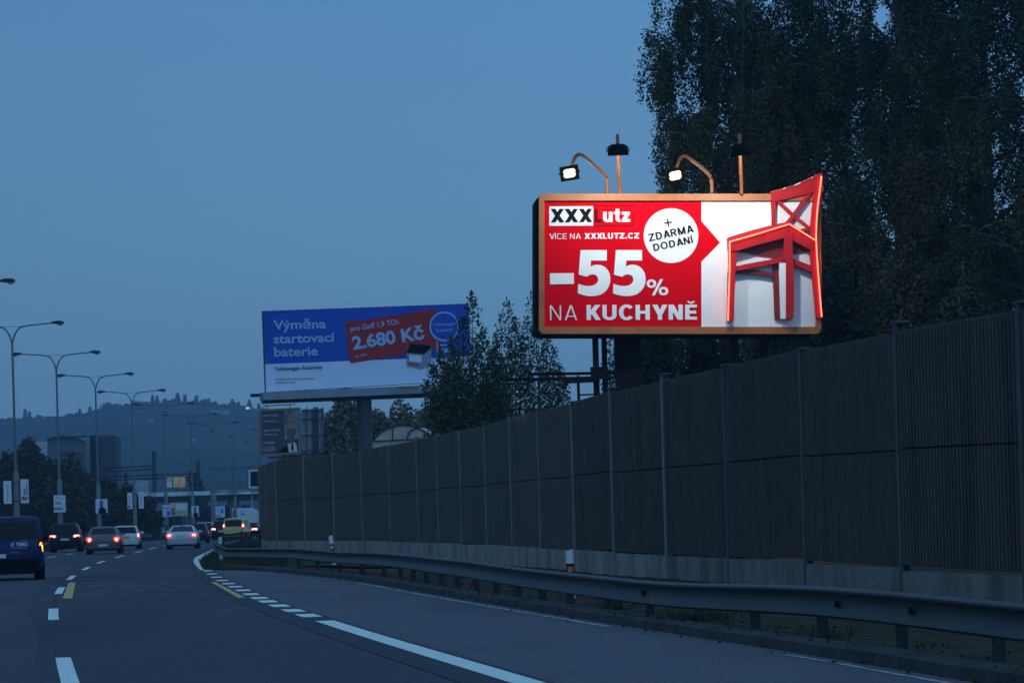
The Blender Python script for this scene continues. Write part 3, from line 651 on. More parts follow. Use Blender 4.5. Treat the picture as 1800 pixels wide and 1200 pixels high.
MB().face(pl.poly([(1233, 352), (1434, 352), (1434, 575.5), (1233, 575.5), (1233, 460), (1266, 426.5), (1233, 388.5)], 0)).build('white_panel', 'white_board', bb)
MB().face(pl.poly([(965.5, 363), (1042.5, 362.5), (1042.5, 396.8), (965.5, 397.2)], .012)).build('logo_box', 'white_board', bb)
lb = MB()
for q in ([(1042.5, 361.6), (1113.5, 361.2), (1113.5, 362.2), (1042.5, 362.4)], [(1112.6, 361.2), (1113.5, 361.2), (1113.5, 396.6), (1112.6, 396.6)], [(1042.5, 396), (1113.5, 395.8), (1113.5, 396.7), (1042.5, 396.9)]): lb.face(pl.poly(q, .014))
lb.build('logo_outline', 'dark_red', bb)
grotesque(pl, 'XXX', (968.2, 391), (1041.2, 390.6), 23.6, 'ink', bb, .024, .24, .10)
grotesque(pl, 'L', (1045.5, 390.3), (1057.6, 390.2), 23, 'dark_red', bb, .024, .25)
grotesque(pl, 'utz', (1060, 390.5), (1107.5, 390.3), 24.5, 'white_board', bb, .024, .235, .09)
grotesque(pl, 'VÍCE NA', (966, 420.3), (1021, 420), 9.6, 'white_board', bb, .02, .115)
grotesque(pl, 'XXXLUTZ.CZ', (1027.5, 420), (1123.5, 419.3), 10, 'white_board', bb, .02, .24, .12)
disc(pl, (1179.5, 414.3), 48, 64, .012).build('badge', 'white_board', bb)
grotesque(pl, '+', (1168.6, 399.5), (1181.8, 397.5), 23, 'ink', bb, .026, .105)
grotesque(pl, 'ZDARMA', (1141.3, 424.5), (1219.8, 407.8), 13, 'ink', bb, .026, .185)
grotesque(pl, 'DODÁNÍ', (1149.5, 441.3), (1219.3, 426.6), 12.2, 'ink', bb, .026, .185)
MB().face(pl.poly([(966.5, 480.5), (1008.5, 480), (1008.8, 499), (966.8, 500)], .02)).build('minus_sign', 'white_board', bb)
def five(x0, w, name):
    """heavy slanted-foot numeral 5, drawn from its outline"""
    sc = w/58.0
    o1 = [(5, 0), (51, 0), (51, 18.5), (23.5, 18.5), (22.3, 29)]
    bowl_o = [(22.3, 29), (28, 26.5), (34, 25.6), (41, 26.6), (47.5, 29.8), (52.6, 34.8), (56, 41.5), (57.3, 49.5), (56.8, 57.5), (54, 65.5), (49, 72.3), (42, 77.4), (33.5, 80.2), (24, 81), (15, 80.3), (7, 78.4), (0, 75.8)]
    inner_ = [(0.8, 59.2), (7, 61.4), (14, 63), (21, 63.3), (27.5, 62), (32.5, 59), (35.4, 54.8), (35.8, 50), (34, 46), (30, 43.3), (25, 42.7), (20, 44), (16, 47), (1.6, 43.2)]
    pts = o1+bowl_o[1:]+inner_
    return MB().face(pl.poly([(x0+a*sc, 439.6+q) for a, q in pts], .02)).build(name, 'white_board', bb)
five(1015.5, 58, 'numeral'); five(1077.5, 58, 'numeral')
grotesque(pl, '%', (1137, 519), (1174.5, 518.6), 27.5, 'white_board', bb, .02, .17)
grotesque(pl, 'NA', (966.8, 562.8), (1014.5, 562.4), 26, 'white_board', bb, .02, .085, .22)
grotesque(pl, 'KUCHYNĚ', (1031, 562.4), (1225, 561.8), 26.5, 'white_board', bb, .02, .225, .13)
# giant chair, built in relief on the board
cx = lambda p: (1250+p[0]/3.871, 290+p[1]/3.871)
chair = MB().face(pl.poly([cx(q) for q in [(165, 585), (300, 545), (485, 500), (485, 622), (430, 630), (300, 612)]], .06)).face(pl.poly([cx(q) for q in [(540, 515), (668, 585), (600, 600), (542, 612)]], .05)).build('chair_sculpture', 'chair_shaded', bb)
def cpart(name, pts, w0, w1, m='chair_red', edge=True):
    w1 = .02+(w1-.02)*.68
    q = pl.poly([cx(p_) for p_ in pts], w1)
    return MB().prism(q, -pl.n*(w1-w0)).build(name, m, chair)
cpart('back_stile', [(742, 66), (750, 72), (749, 170), (736, 260), (722, 350), (712, 430), (708, 520), (664, 470), (672, 400), (680, 320), (688, 240), (690, 186), (700, 120)], .02, .34)
cpart('rear_leg', [(664, 500), (708, 520), (714, 640), (727, 850), (748, 1042), (708, 1045), (692, 860), (678, 730), (664, 590)], .02, .30)
cpart('top_rail', [(402, 186), (470, 172), (560, 145), (650, 105), (735, 66), (706, 130), (690, 188), (640, 202), (560, 222), (440, 252), (404, 252)], .02, .26)
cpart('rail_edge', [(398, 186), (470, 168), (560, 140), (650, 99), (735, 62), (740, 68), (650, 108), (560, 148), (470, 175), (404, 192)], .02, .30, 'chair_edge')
cpart('back_stile', [(402, 250), (436, 246), (432, 330), (432, 405), (408, 412), (408, 330)], .02, .22)
cpart('cross_bar', [(437, 252), (466, 250), (560, 335), (662, 418), (660, 440), (540, 350)], .02, .20)
cpart('cross_bar', [(646, 202), (686, 188), (570, 345), (528, 398), (502, 394), (545, 340)], .02, .23)
cpart('lower_rail', [(590, 444), (662, 424), (662, 452), (618, 460)], .02, .18)
cpart('seat', [(106, 500), (270, 450), (430, 410), (515, 394), (704, 520), (700, 530), (518, 420), (300, 478), (116, 528)], .02, .50)
cpart('apron', [(114, 524), (300, 476), (518, 416), (512, 500), (490, 502), (330, 543), (165, 590), (118, 592)], .04, .46)
cpart('apron', [(520, 416), (702, 526), (674, 586), (545, 520), (520, 500)], .04, .43)
cpart('front_leg', [(114, 560), (164, 590), (164, 690), (156, 740), (150, 900), (148, 1058), (104, 1066), (108, 900), (109, 740), (118, 700)], .02, .40)
cpart('front_leg', [(486, 470), (540, 470), (545, 640), (551, 680), (552, 900), (549, 1046), (498, 1050), (498, 672), (486, 640)], .02, .48)
cpart('hidden_leg', [(415, 628), (455, 624), (460, 800), (468, 1050), (430, 1050), (422, 850)], .01, .12, 'chair_shaded')
cpart('leg_face', [(455, 670), (498, 672), (498, 1050), (468, 1050), (460, 800)], .01, .40, 'white_board')
cpart('stretcher', [(122, 700), (300, 665), (490, 632), (490, 664), (300, 700), (122, 732)], .03, .36)
cpart('stretcher', [(542, 638), (682, 692), (682, 734), (551, 682)], .03, .33)
cpart('stretcher', [(160, 712), (300, 716), (418, 736), (418, 764), (300, 745), (160, 738)], .02, .20, 'chair_shaded')
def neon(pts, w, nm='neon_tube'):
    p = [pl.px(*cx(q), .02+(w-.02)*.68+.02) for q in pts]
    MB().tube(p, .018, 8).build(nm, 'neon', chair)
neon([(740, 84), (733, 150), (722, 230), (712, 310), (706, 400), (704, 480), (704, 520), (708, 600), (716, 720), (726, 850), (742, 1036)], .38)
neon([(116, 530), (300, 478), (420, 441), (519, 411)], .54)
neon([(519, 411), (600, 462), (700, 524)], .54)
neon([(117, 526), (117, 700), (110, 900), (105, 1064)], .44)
# columns, mast frame and catwalk
def pcol(x0, x1, ytop, d, dep, m='black_panel', nm='column', round_=False):
    a, c_ = P(x0, ytop, d), P(x1, ytop, d); w = c_[0]-a[0]
    if round_: MB().tube([((a[0]+c_[0])/2, d+dep/2, -.3), ((a[0]+c_[0])/2, d+dep/2, a[2])], w/2, 20).build(nm, m, bb, smooth=True, ang=50)
    else: MB().box(((a[0]+c_[0])/2, d+dep/2, (a[2]-.3)/2), (w, dep, a[2]+.3)).build(nm, m, bb)
pcol(1080, 1127, 588, DB+.6, .8)
pcol(1041, 1051.5, 588, DB+.4, .2, nm='mast'); pcol(1057, 1066, 588, DB+.9, .2, nm='mast')
pcol(1283, 1296, 583, DB+.7, .25, nm='mast'); pcol(1335, 1350, 583, DB+.7, .25, nm='mast')
cw = MB()
def pb(mb, p, q, d0, d1, w, h): mb.bar(P(*p, d0), P(*q, d1), w, h)
pb(cw, (929, 658), (1082, 655), DB+1.2, DB+1.2, .08, .09); pb(cw, (888, 667.5), (1085, 663), DB+.2, DB+.2, .08, .10)
pb(cw, (990, 671), (1052, 668), DB+.3, DB+.3, .4, .10)
cw.build('catwalk', 'black_panel', bb)
ld = MB()
for x in (1016, 1046, 1061): pb(ld, (x, 660), (x+2, 720), DB+.3, DB+.3, .09, .09)
for yy in (694, 709): pb(ld, (1016, yy), (1046, yy-1), DB+.3, DB+.3, .05, .05)
pb(ld, (1062, 688), (1084, 686.5), DB+.3, DB+.3, .06, .06)
pb(ld, (1038, 655), (1069, 653.5), DB+.3, DB+.3, .12, .35)
ld.build('ladder_frame', 'black_panel', bb)
# floodlights on the board: two lit on bent arms, two aimed at the board on straight poles
def flood_arm(pts, head, dr, label, grp, watt, lit):
    t = thing('floodlight', label, 'floodlight', P(pts[0][0], pts[0][1], pts[0][2]), group=grp)
    pp = bezier_pts([P(x, y, d) for x, y, d in pts], 26)
    MB().tube(pp, .055, 10).build('arm', 'frame_orange', t, smooth=True, ang=60)
    hc = P(*head); dr = np.array(dr)/np.linalg.norm(dr)
    # the head is tipped part way down from the aim, as the photo's glass faces the road
    z = Vector(dr); x = Vector((1, 0, 0)); x = (x-x.dot(z)*z).normalized(); y = z.cross(x)
    x = (x*math.cos(.10)+y*math.sin(.10)) if lit else x; y = z.cross(x)
    F = lambda a, b_, c_: np.array(hc)+np.array(x)*a+np.array(y)*b_+np.array(z)*c_
    hw, hh, dp = (.30, .24, .16) if lit else (.31, .21, .17)
    ring0 = [F(sx*hw*.62, sy*hh*.62, -dp) for sx, sy in ((-1, -1), (1, -1), (1, 1), (-1, 1))]
    ring1 = [F(sx*hw, sy*hh, -.04) for sx, sy in ((-1, -1), (1, -1), (1, 1), (-1, 1))]
    ring2 = [F(sx*hw, sy*hh, .035) for sx, sy in ((-1, -1), (1, -1), (1, 1), (-1, 1))]
    ring3 = [F(sx*hw*.74, sy*hh*.72, .035) for sx, sy in ((-1, -1), (1, -1), (1, 1), (-1, 1))]
    ring4 = [F(sx*hw*.7, sy*hh*.68, .0) for sx, sy in ((-1, -1), (1, -1), (1, 1), (-1, 1))]
    hd = MB().loft([ring0, ring1, ring2, ring3, ring4]); 
    for k in range(-2, 3): hd.prism([F(k*.075-.008, -.11, -dp-.04), F(k*.075+.008, -.11, -dp-.04), F(k*.075+.008, .11, -dp-.04), F(k*.075-.008, .11, -dp-.04)], np.array(z)*.05)
    h = hd.build('housing', 'black_panel', t)
    oct_ = [(-1, -.6), (-.7, -1), (.7, -1), (1, -.6), (1, .6), (.7, 1), (-.7, 1), (-1, .6)]
    gl = MB().face([F(sx*hw*.66, sy*hh*.64, .006) for sx, sy in oct_]).build('reflector', 'flood_rim', h)
    MB().face([F(sx*hw*.50, sy*hh*.46, .012) for sx, sy in oct_]).build('bulb', 'flood', h)
    br = MB().bar(F(-hw-.03, 0, 0), F(hw+.03, 0, 0), .03, .03).bar(F(-hw-.03, 0, 0), F(-hw-.03, -.0, -.12), .02, .05).bar(F(hw+.03, 0, 0), F(hw+.03, 0, -.12), .02, .05).build('bracket', 'dark_metal', t)
    l = bpy.data.lights.new('floodlight_beam', 'SPOT'); l.energy = watt; l.color = (.97, 1.0, .93); l.spot_size = R(160); l.spot_blend = .6; l.shadow_soft_size = .12
    lo_ = bpy.data.objects.new('floodlight_beam', l); C.objects.link(lo_); lo_.location = F(0, 0, .08)
    lo_.rotation_euler = Vector(dr).to_track_quat('-Z', 'Y').to_euler()
    return t
dr = 90.6
flood_arm([(1067.5, 341, DB+1.0), (1066.8, 322, DB+1.0), (1063, 307, DB+1.1), (1045, 291, DB+1.5), (1027, 275, DB+2.0), (1017, 271.5, DB+2.3), (1009.5, 279, DB+2.5), (1005.5, 294, dr)], (1001, 304.5, dr), (.12, -.86, -.50), 'lit floodlight with glowing glass on the left bent orange arm, only sky behind it', 'floodlights with glowing glass over the red billboard', 40, True)
flood_arm([(1251.5, 339, DB+1.2), (1250.8, 321, DB+1.2), (1247, 308, DB+1.3), (1230, 292, DB+1.7), (1209, 277, DB+2.2), (1200, 275.5, DB+2.4), (1193.5, 283, DB+2.6), (1189.5, 298, dr+.1)], (1187, 308.5, dr+.1), (.20, -.84, -.50), 'lit floodlight with glowing glass on the right bent orange arm, birch foliage behind', 'floodlights with glowing glass over the red billboard', 40, True)
for x0, lab, aim in ((1085.5, 'black floodlight seen from behind on the left straight orange arm, sky behind it', (1090, 500)), (1300, 'black floodlight seen from behind on the right straight orange arm, birch leaves behind', (1325, 500))):
    hc = P(x0+.8, 266, 85.5); tg = pl.px(*aim); dv_ = (tg-hc)/np.linalg.norm(tg-hc)
    flood_arm([(x0+3.5, 340, DB+.2), (x0+3.2, 322, DB), (x0+1.8, 290, 87.4), (x0+.4, 252, 86.5), (x0, 239.5, 86.0), (x0+.1, 240.5, 85.75), (x0+.4, 254, 85.55)], (x0+.8, 266, 85.5), tuple(dv_), lab, 'floodlights lighting the front of the red billboard', 640, False)

# ================================================================== FAR BLUE BILLBOARD
D2B = 152.0
TL, TR, BL = P(462, 547, D2B), P(824, 534, D2B+3.0), P(467, 689, D2B)
p2 = Plane(TL, TR-TL, TL-BL)
base = P(640, 800, D2B+1.5); base[2] = 0
fb = thing('billboard', 'unlit blue and white battery price billboard half behind a young tree', 'billboard', base)
MB().prism(p2.poly([(461.5, 546.5), (824.5, 533.4), (828, 668.5), (466.8, 690)], -.02), -p2.n*.25).build('board', 'dark_blue_steel', fb)
MB().face(p2.poly([(463, 547.5), (824, 534.5), (826, 626), (466.2, 640)], 0)).build('blue_panel', 'blue_board', fb)
MB().face(p2.poly([(466.2, 640), (826, 626), (827.5, 668), (467.6, 689)], 0)).build('white_panel', 'ad_white', fb)
MB().face(p2.poly([(606.3, 567.5), (763, 543), (776, 611.5), (715, 623), (615.7, 638.4)], .02)).build('price_panel', 'ad_red', fb)
lettering(p2, 'Výměna', (480.5, 579.5), (573, 577), 16.5, 'ad_cyan', fb, .03, .025)
lettering(p2, 'startovací', (481, 604), (589, 600.5), 16.5, 'ad_cyan', fb, .03, .025)
lettering(p2, 'baterie', (482, 627), (559, 624.5), 16.5, 'ad_cyan', fb, .03, .025)
lettering(p2, 'Volkswagen Economy', (483, 651.5), (567, 648), 6.5, 'ad_ink', fb, .03, .02)
lettering(p2, 'pro Golf 1,9 TDI:', (616.5, 582.5), (701.5, 569.5), 9.2, 'ad_cyan', fb, .04, .015)
lettering(p2, '2.680 Kč', (621, 615), (747, 595.5), 23.5, 'ad_cyan', fb, .04, .035)
lettering(p2, 'vč. DPH', (625, 628.5), (644.5, 625), 4.2, 'ad_cyan', fb, .04, .01)
sm = MB()
for x0, x1, yy in ((484, 497, 665.6), (499, 512, 665.4), (514, 531, 665), (533, 552, 664.5), (484, 503, 671.4), (505, 519, 671)): sm.face(p2.poly([(x0, yy), (x1, yy-.4), (x1, yy+1.3), (x0, yy+1.7)], .03))
sm.build('small_print', 'ad_grey', fb)
disc(p2, (780.5, 573.8), 26.3, 48, .03).build('emblem_disc', 'blue_board', fb)
disc(p2, (780.5, 573.8), 26.3, 48, .05, ring=3.2).build('emblem_ring', 'ad_cyan', fb)
lettering(p2, 'Volkswagen', (761, 573.5), (801.5, 571), 5.6, 'ad_cyan', fb, .05, .01)
lettering(p2, 'Economy', (766.5, 583.5), (796, 581), 5.4, 'ad_cyan', fb, .05, .01)
q = MB().face(p2.poly([(767, 600), (769, 600), (769.3, 624), (767.3, 624)], .04)).face(p2.poly([(773, 605.5), (787, 604.8), (787, 607), (773, 607.7)], .04)).face(p2.poly([(774, 613), (790, 612), (792, 618), (778, 621)], .04))
q.build('lower_emblem', 'ad_cyan', fb)
MB().face(p2.poly([(714, 617), (718, 606.5), (755, 605.5), (758, 609), (757.5, 641), (741, 648), (715.5, 643.5)], .05)).build('battery_picture', 'ad_grey', fb)
MB().face(p2.poly([(713.5, 619.5), (720, 604.5), (755.5, 606.5), (757.5, 611.5), (744.5, 623)], .06)).build('battery_top', 'ink', fb)
MB().face(p2.poly([(718.5, 623.5), (740.5, 624.8), (741, 637), (719, 635)], .07)).build('battery_label', 'ad_white', fb)
MB().face(p2.poly([(717, 638.5), (736, 640), (736, 642.5), (717, 641)], .07)).build('battery_stripe', 'ad_red', fb)
a, c_ = P(460, 697, D2B-.5), P(830, 681, D2B+2.6)
MB().bar(a, c_, 1.1, .42).build('lower_beam', 'trim_grey', fb)
MB().bar(P(462, 706, D2B+.3), P(830, 692, D2B+3.2), 1.0, .18).build('catwalk', 'dark_blue_steel', fb)
MB().face([P(700, 679, D2B-.9+1.4), P(736, 677.4, D2B-.9+1.7), P(736, 682.5, D2B-.9+1.7), P(706, 684, D2B-.9+1.5)]).build('yellow_label', 'poster_brown', fb)
c0 = P(640, 703, D2B+1.6); MB().tube([(c0[0], c0[1], -.2), (c0[0], c0[1], c0[2])], .40, 24).build('column', 'dark_blue_steel', fb, smooth=True, ang=50)
h0 = P(452, 694.5, D2B-.3); MB().tube([P(461, 693, D2B-.2), h0], .06, 8).box((h0[0]-.12, h0[1], h0[2]), (.45, .3, .16)).build('side_lamp', 'black_panel', fb)

# ================================================================== SMALL PORTRAIT BILLBOARD
D3 = 166.0
sb = thing('billboard', 'small grey portrait poster billboard under the blue one, orange brown frame', 'billboard', (P(492, 800, D3)[0], D3+.5, 0))
p3 = Plane(P(456, 719, D3), P(528, 716, D3+.8)-P(456, 719, D3), P(456, 719, D3)-P(456, 799, D3))
q0 = [(455.5, 719.5), (528, 716), (529, 798), (456, 801)]; q1 = [(459.5, 723), (524, 720), (524.5, 794.5), (460, 797)]
A0, A1, B1 = p3.poly(q0, -.1), p3.poly(q0, .06), p3.poly(q1, .06)
MB().add(A0+A1+B1, [(i, (i+1) % 4, 4+(i+1) % 4, 4+i) for i in range(4)]+[(4+i, 4+(i+1) % 4, 8+(i+1) % 4, 8+i) for i in range(4)]).build('frame', 'poster_brown', sb)
MB().face(p3.poly(q1, .0)).build('poster', 'poster_grey', sb)
MB().face(p3.poly([(500, 722), (524, 720.5), (524.3, 770), (500, 772)], .01)).build('poster_light', 'ad_grey', sb)
tl = MB()
for x0, x1, yy, hh in ((462, 476, 729, 3), (478, 489, 728.5, 3), (462, 482, 739, 3), (484, 488, 739, 3), (462, 474, 755.5, 3.4), (476, 492, 754, 3.4), (462, 478, 762.5, 3), (480, 487, 762, 3), (462, 482, 776, 4)): tl.face(p3.poly([(x0, yy), (x1, yy-.6), (x1, yy+hh-.6), (x0, yy+hh)], .02))
tl.build('poster_lettering', 'ad_grey', sb)
MB().face(p3.poly([(460.5, 784.5), (483, 783.5), (483, 792.3), (460.5, 793)], .02)).build('poster_label', 'panel_back', sb)
MB().face(p3.poly([(488, 795), (494, 789), (503, 783), (507, 777), (517, 778), (521, 783), (524.5, 794), (510, 795.3)], .02)).build('portrait_suit', 'ink', sb)
MB().face(p3.poly([(505, 780), (510, 777), (518, 777), (521, 783), (523, 793.8), (507.5, 794.8)], .025)).build('portrait_shirt', 'white_board', sb)
MB().face(p3.poly([(512, 779.5), (515, 779.5), (516, 788), (514, 794), (511.5, 788)], .03)).build('portrait_tie', 'ink', sb)
MB().face(p3.poly([(502, 733), (505, 724), (512, 721), (518.5, 723.5), (521.5, 731), (521.5, 745), (520, 757), (516.5, 769), (512, 773), (506.5, 770), (503, 760), (501.5, 746)], .03)).build('portrait_face', 'skin', sb)
MB().face(p3.poly([(503, 757), (508, 753), (514, 753), (520.3, 756), (517, 769), (514.5, 779), (508, 779), (505.5, 769)], .035)).build('portrait_beard', 'skin_dark', sb)
MB().face(p3.poly([(505, 740.5), (510, 739), (510, 741.5), (505, 743)], .035)).face(p3.poly([(514, 739), (519, 740), (519, 742.5), (514, 741.5)], .035)).face(p3.poly([(508.5, 757.5), (515, 757.5), (515, 759), (508.5, 759)], .04)).build('portrait_eyes', 'skin_dark', sb)
MB().face(p3.poly([(501, 744), (501.5, 731), (506, 723), (512, 719.8), (512, 723), (506, 729), (504, 744)], .034)).build('portrait_hair', 'skin_dark', sb)
# the second face of the V, seen from behind
r0 = [P(530, 719, D3+1.4), P(569, 717.5, D3+3.2), P(569, 795, D3+3.2), P(530, 797, D3+1.4)]
MB().prism(r0, (0, .08, 0)).build('rear_panel', 'panel_back', sb)
st = MB()
for x, w in ((539, .06), (553, .12), (557.5, .12), (567, .06)): st.bar(P(x, 715, D3+1.2+(x-530)/39*1.8), P(x+1, 800, D3+1.2+(x-530)/39*1.8), w, w)
for yy in (722, 736, 765, 792): st.bar(P(530, yy, D3+1.3), P(568, yy-1.5, D3+3.0), .05, .06)
st.build('rear_struts', 'dark_blue_steel', sb)
MB().bar(P(462, 713, D3), P(520, 710.5, D3+.5), .05, .05).bar(P(470, 711, D3), P(470, 719, D3), .04, .04).bar(P(510, 710, D3+.4), P(510, 719, D3+.4), .04, .04).build('lamp_bar', 'dark_metal', sb)
for x in (500, 543): c0 = P(x, 796, D3+1.0); MB().box((c0[0], c0[1], c0[2]/2), (.25, .25, c0[2])).build('leg', 'dark_blue_steel', sb)
MB().bar(P(476, 804, D3+.3), P(566, 800, D3+2.4), .5, .12).build('catwalk', 'dark_blue_steel', sb)

# ================================================================== TREES
def branchy(tb, p0, p1, r0, r1, k=5, wob=.12, n=5):
    s = np.linspace(0, 1, k)[:, None]; L = np.linalg.norm(np.array(p1)-np.array(p0))
    q = np.array(p0)+(np.array(p1)-np.array(p0))*s+rng.normal(0, wob*L*.12, (k, 3))*np.sin(np.pi*s)
    tb.tube(q, np.linspace(r0, r1, k), n); return q
def birch(label, px, d, h, cr_, nl, nleaf, leaf, m, low=.12, bare=None):
    b0 = P(px, 700, d); x, y = b0[0], b0[1]
    t = thing('birch_tree', label, 'tree', (x, y, .1), group='birches behind the noise barrier')
    tb = MB(); s = np.linspace(0, 1, 12); ph = rng.uniform(0, 6)
    tr = np.stack([x+.25*np.sin(s*4+ph)*s, y+.25*np.cos(s*3+ph)*s, .0+s*h*.97], 1)
    tb.tube(tr, .24*(1-s)**.8+.02, 9)
    at = lambda z: np.array([np.interp(z, tr[:, 2], tr[:, i]) for i in range(3)])
    L = []
    for i in range(nl):
        f = low+(.97-low)*(i+rng.uniform(0, .9))/nl
        r = cr_*math.sqrt(max(.03, 1-((f-.46)/.60)**2))*rng.uniform(.62, 1.1)
        az = i*2.39996+rng.uniform(-.4, .4); st = at(f*h*.93)
        tip = st+np.array([math.cos(az)*r, math.sin(az)*r, r*rng.uniform(.15, .75)])
        mid = st+(tip-st)*.5+np.array([0, 0, r*.16])
        lp = bezier_pts([st, mid, tip, tip+np.array([math.cos(az)*.3, math.sin(az)*.3, -.6])], 9)
        tb.tube(lp, np.linspace(.075, .012, 9), 5)
        subs = [lp]
        for q in range(3):
            u = rng.uniform(.3, .85); s0 = np.array([np.interp(u, np.linspace(0, 1, 9), lp[:, j]) for j in range(3)])
            a2 = az+rng.uniform(.5, 1.2)*(-1 if q % 2 else 1); rr = r*rng.uniform(.25, .5)
            e1 = s0+np.array([math.cos(a2)*rr, math.sin(a2)*rr, rr*rng.uniform(-.1, .5)])
            sp = bezier_pts([s0, (s0+e1)/2+np.array([0, 0, .15]), e1], 6); subs.append(sp); tb.tube(sp, np.linspace(.03, .008, 6), 4)
        for sp in subs:
            ns = max(3, int(np.linalg.norm(sp[-1]-sp[0])/.28))
            for u in rng.uniform(.18, 1.0, ns):
                s0 = np.array([np.interp(u, np.linspace(0, 1, len(sp)), sp[:, j]) for j in range(3)])
                L.append((s0, min(rng.uniform(.5, 3.0), max(.5, s0[2]-2.2)), az))
    tot = sum(l for _, l, _ in L); per = nleaf/tot
    cs = []
    for s0, l, az in L:
        k = max(4, int(l*per)); u = rng.uniform(0, 1, k)**.85
        dr = rng.normal(0, .10, 2)+.10*np.array([math.cos(az), math.sin(az)])
        wob = .06*np.sin(u*6+rng.uniform(0, 6))
        c_ = np.stack([s0[0]+dr[0]*u*l+wob, s0[1]+dr[1]*u*l+wob, s0[2]-u*l], 1)+rng.normal(0, .12, (k, 3)); cs.append(c_)
    tb.build('trunk', 'bark', t, smooth=True, ang=80)
    quads('crown', np.vstack(cs), leaf, m, t, up=.5)
    return t
birch('tall weeping birch right behind the red billboard, left edge against open sky', 1326, 106, 23.6, 3.6, 56, 170000, .125, 'birch_leaf_autumn')
birch('dark birch filling the gap between the two biggest birch crowns', 1452, 113, 22.0, 4.0, 46, 130000, .125, 'birch_leaf')
birch('biggest birch with pale upper limbs rising above the picture top behind barrier', 1590, 106, 25.5, 4.9, 56, 180000, .125, 'birch_leaf')
birch('birch with sky glints through its crown above the tallest barrier panels', 1745, 101, 24.5, 4.3, 48, 150000, .125, 'birch_leaf_autumn')
birch('birch at the right edge of the view behind the near barrier', 1900, 97, 24.0, 4.3, 44, 110000, .125, 'birch_leaf')
def young_tree(label, d, tops, basepx, n, leaf, m='bush_leaf', fill=None):
    b0 = P(basepx, 800, d); t = thing('young_tree', label, 'tree', (b0[0], b0[1], .1), group='young trees between the billboards')
    tb = MB(); cs = []
    tips = [P(x, y, d+rng.uniform(-.9, .9)) for x, y in tops]
    hs = [p[2] for p in tips]
    for p in tips:
        st = np.array([b0[0]+rng.normal(0, .12), b0[1]+rng.normal(0, .12), .05])
        k = 9; s = np.linspace(0, 1, k)[:, None]
        hor = np.array([p[0]-st[0], p[1]-st[1], 0]); q = st+hor*(s**.75)+np.array([0, 0, p[2]-st[2]])*s
        tb.tube(q, np.linspace(.05, .008, k), 5)
        kk = int(n/len(tips)); u = 1-rng.uniform(0, 1, kk)**.85*.93
        c_ = np.stack([np.interp(u, s[:, 0], q[:, j]) for j in range(3)], 1)
        # side twigs: leaves gather in little clusters that widen downwards
        tw = rng.integers(0, 40, kk); ta = tw*2.4; tu = (tw*.618) % 1
        rad = (1-u)**.7*p[2]*.16*(.35+.65*rng.uniform(0, 1, kk)**.5)
        gz = rng.normal(0, .07, (kk, 3))
        c_[:, 0] += np.cos(ta)*rad; c_[:, 1] += np.sin(ta)*rad; c_[:, 2] += rad*.25
        cs.append(c_+gz)
        for w in range(10):
            u0 = rng.uniform(.3, .95); s0 = np.array([np.interp(u0, s[:, 0], q[:, j]) for j in range(3)]); rr = (1-u0)**.7*p[2]*.2; a = rng.uniform(0, 6.3)
            tb.tube([s0, s0+np.array([math.cos(a)*rr, math.sin(a)*rr, rr*.4])], [.012, .004], 4)
    tb.build('trunk', 'bark_dark', t, smooth=True, ang=80)
    quads('crown', np.vstack(cs), leaf, m, t)
    return t
young_tree('bushy young tree overlapping the right end of the blue billboard', 117, [(830, 512), (812, 556), (850, 575), (792, 590), (772, 615), (758, 640), (748, 668), (866, 612), (838, 600), (800, 640), (820, 650), (860, 665), (758, 690), (770, 690), (764, 690), (785, 660), (875, 668), (892, 690), (845, 700), (815, 700), (872, 590), (884, 628), (868, 642), (796, 612), (780, 632)], 822, 40000, .14)
young_tree('slender young tree in the gap between the blue and red billboards', 119, [(893, 530), (905, 556), (880, 552), (918, 590), (900, 600), (930, 640), (880, 630)], 900, 9000, .13)
young_tree('thin young tree whose tip rises beside the left edge of the red billboard', 123, [(938, 503), (944, 552), (926, 560), (960, 585), (975, 612), (992, 655), (955, 640), (985, 640)], 955, 10000, .13)
young_tree('small sapling showing between the two thin masts of the red billboard', 112, [(1072, 598), (1078, 630), (1068, 650)], 1072, 2600, .13)
def cloud(c0, rx, ry_, rz, nclump, n, shell=.45, low=-1):
    out = []
    for k in range(nclump):
        v = rng.normal(size=3); v /= np.linalg.norm(v); v *= rng.uniform(.35, .86)
        cc = np.array(c0)+v*np.array([rx, ry_, rz]); r = rng.uniform(.28, .46)
        w = rng.normal(size=(n//nclump, 3)); w /= np.linalg.norm(w, axis=1)[:, None]; w *= rng.uniform(shell, 1.05, (len(w), 1))
        out.append(cc+w*r*np.array([rx, ry_, rz]))
    return np.vstack(out)
def leafy(name, label, px, d, ytop, half_px, n, leaf, m, group, zc=.55, trunk=True, nclump=20):
    tp = P(px, ytop, d); h = tp[2]; rx = half_px*d/FPX
    t = thing(name, label, 'tree', (tp[0], d, .1), group=group)
    tb = MB(); tb.tube([(tp[0], d, -.1), (tp[0]+.1, d, h*.35), (tp[0], d, h*.75)], [h*.018+.05, h*.014+.04, .03], 7)
    for i in range(7):
        a = i*2.4; z = h*(.25+.06*i); tb.tube([(tp[0], d, z), (tp[0]+math.cos(a)*rx*.7, d+math.sin(a)*rx*.7, z+h*.2)], [.07, .015], 5)
    tb.build('trunk', 'bark_dark', t, smooth=True, ang=80)
    rz = h*.5*(1.0 if zc < .6 else .8)
    pts = cloud((tp[0], d, h-rz*.98), rx, rx, rz, nclump, n)
    pts = pts[pts[:, 2] > .15]
    quads('crown', pts, leaf, m, t, wide=.75); return t
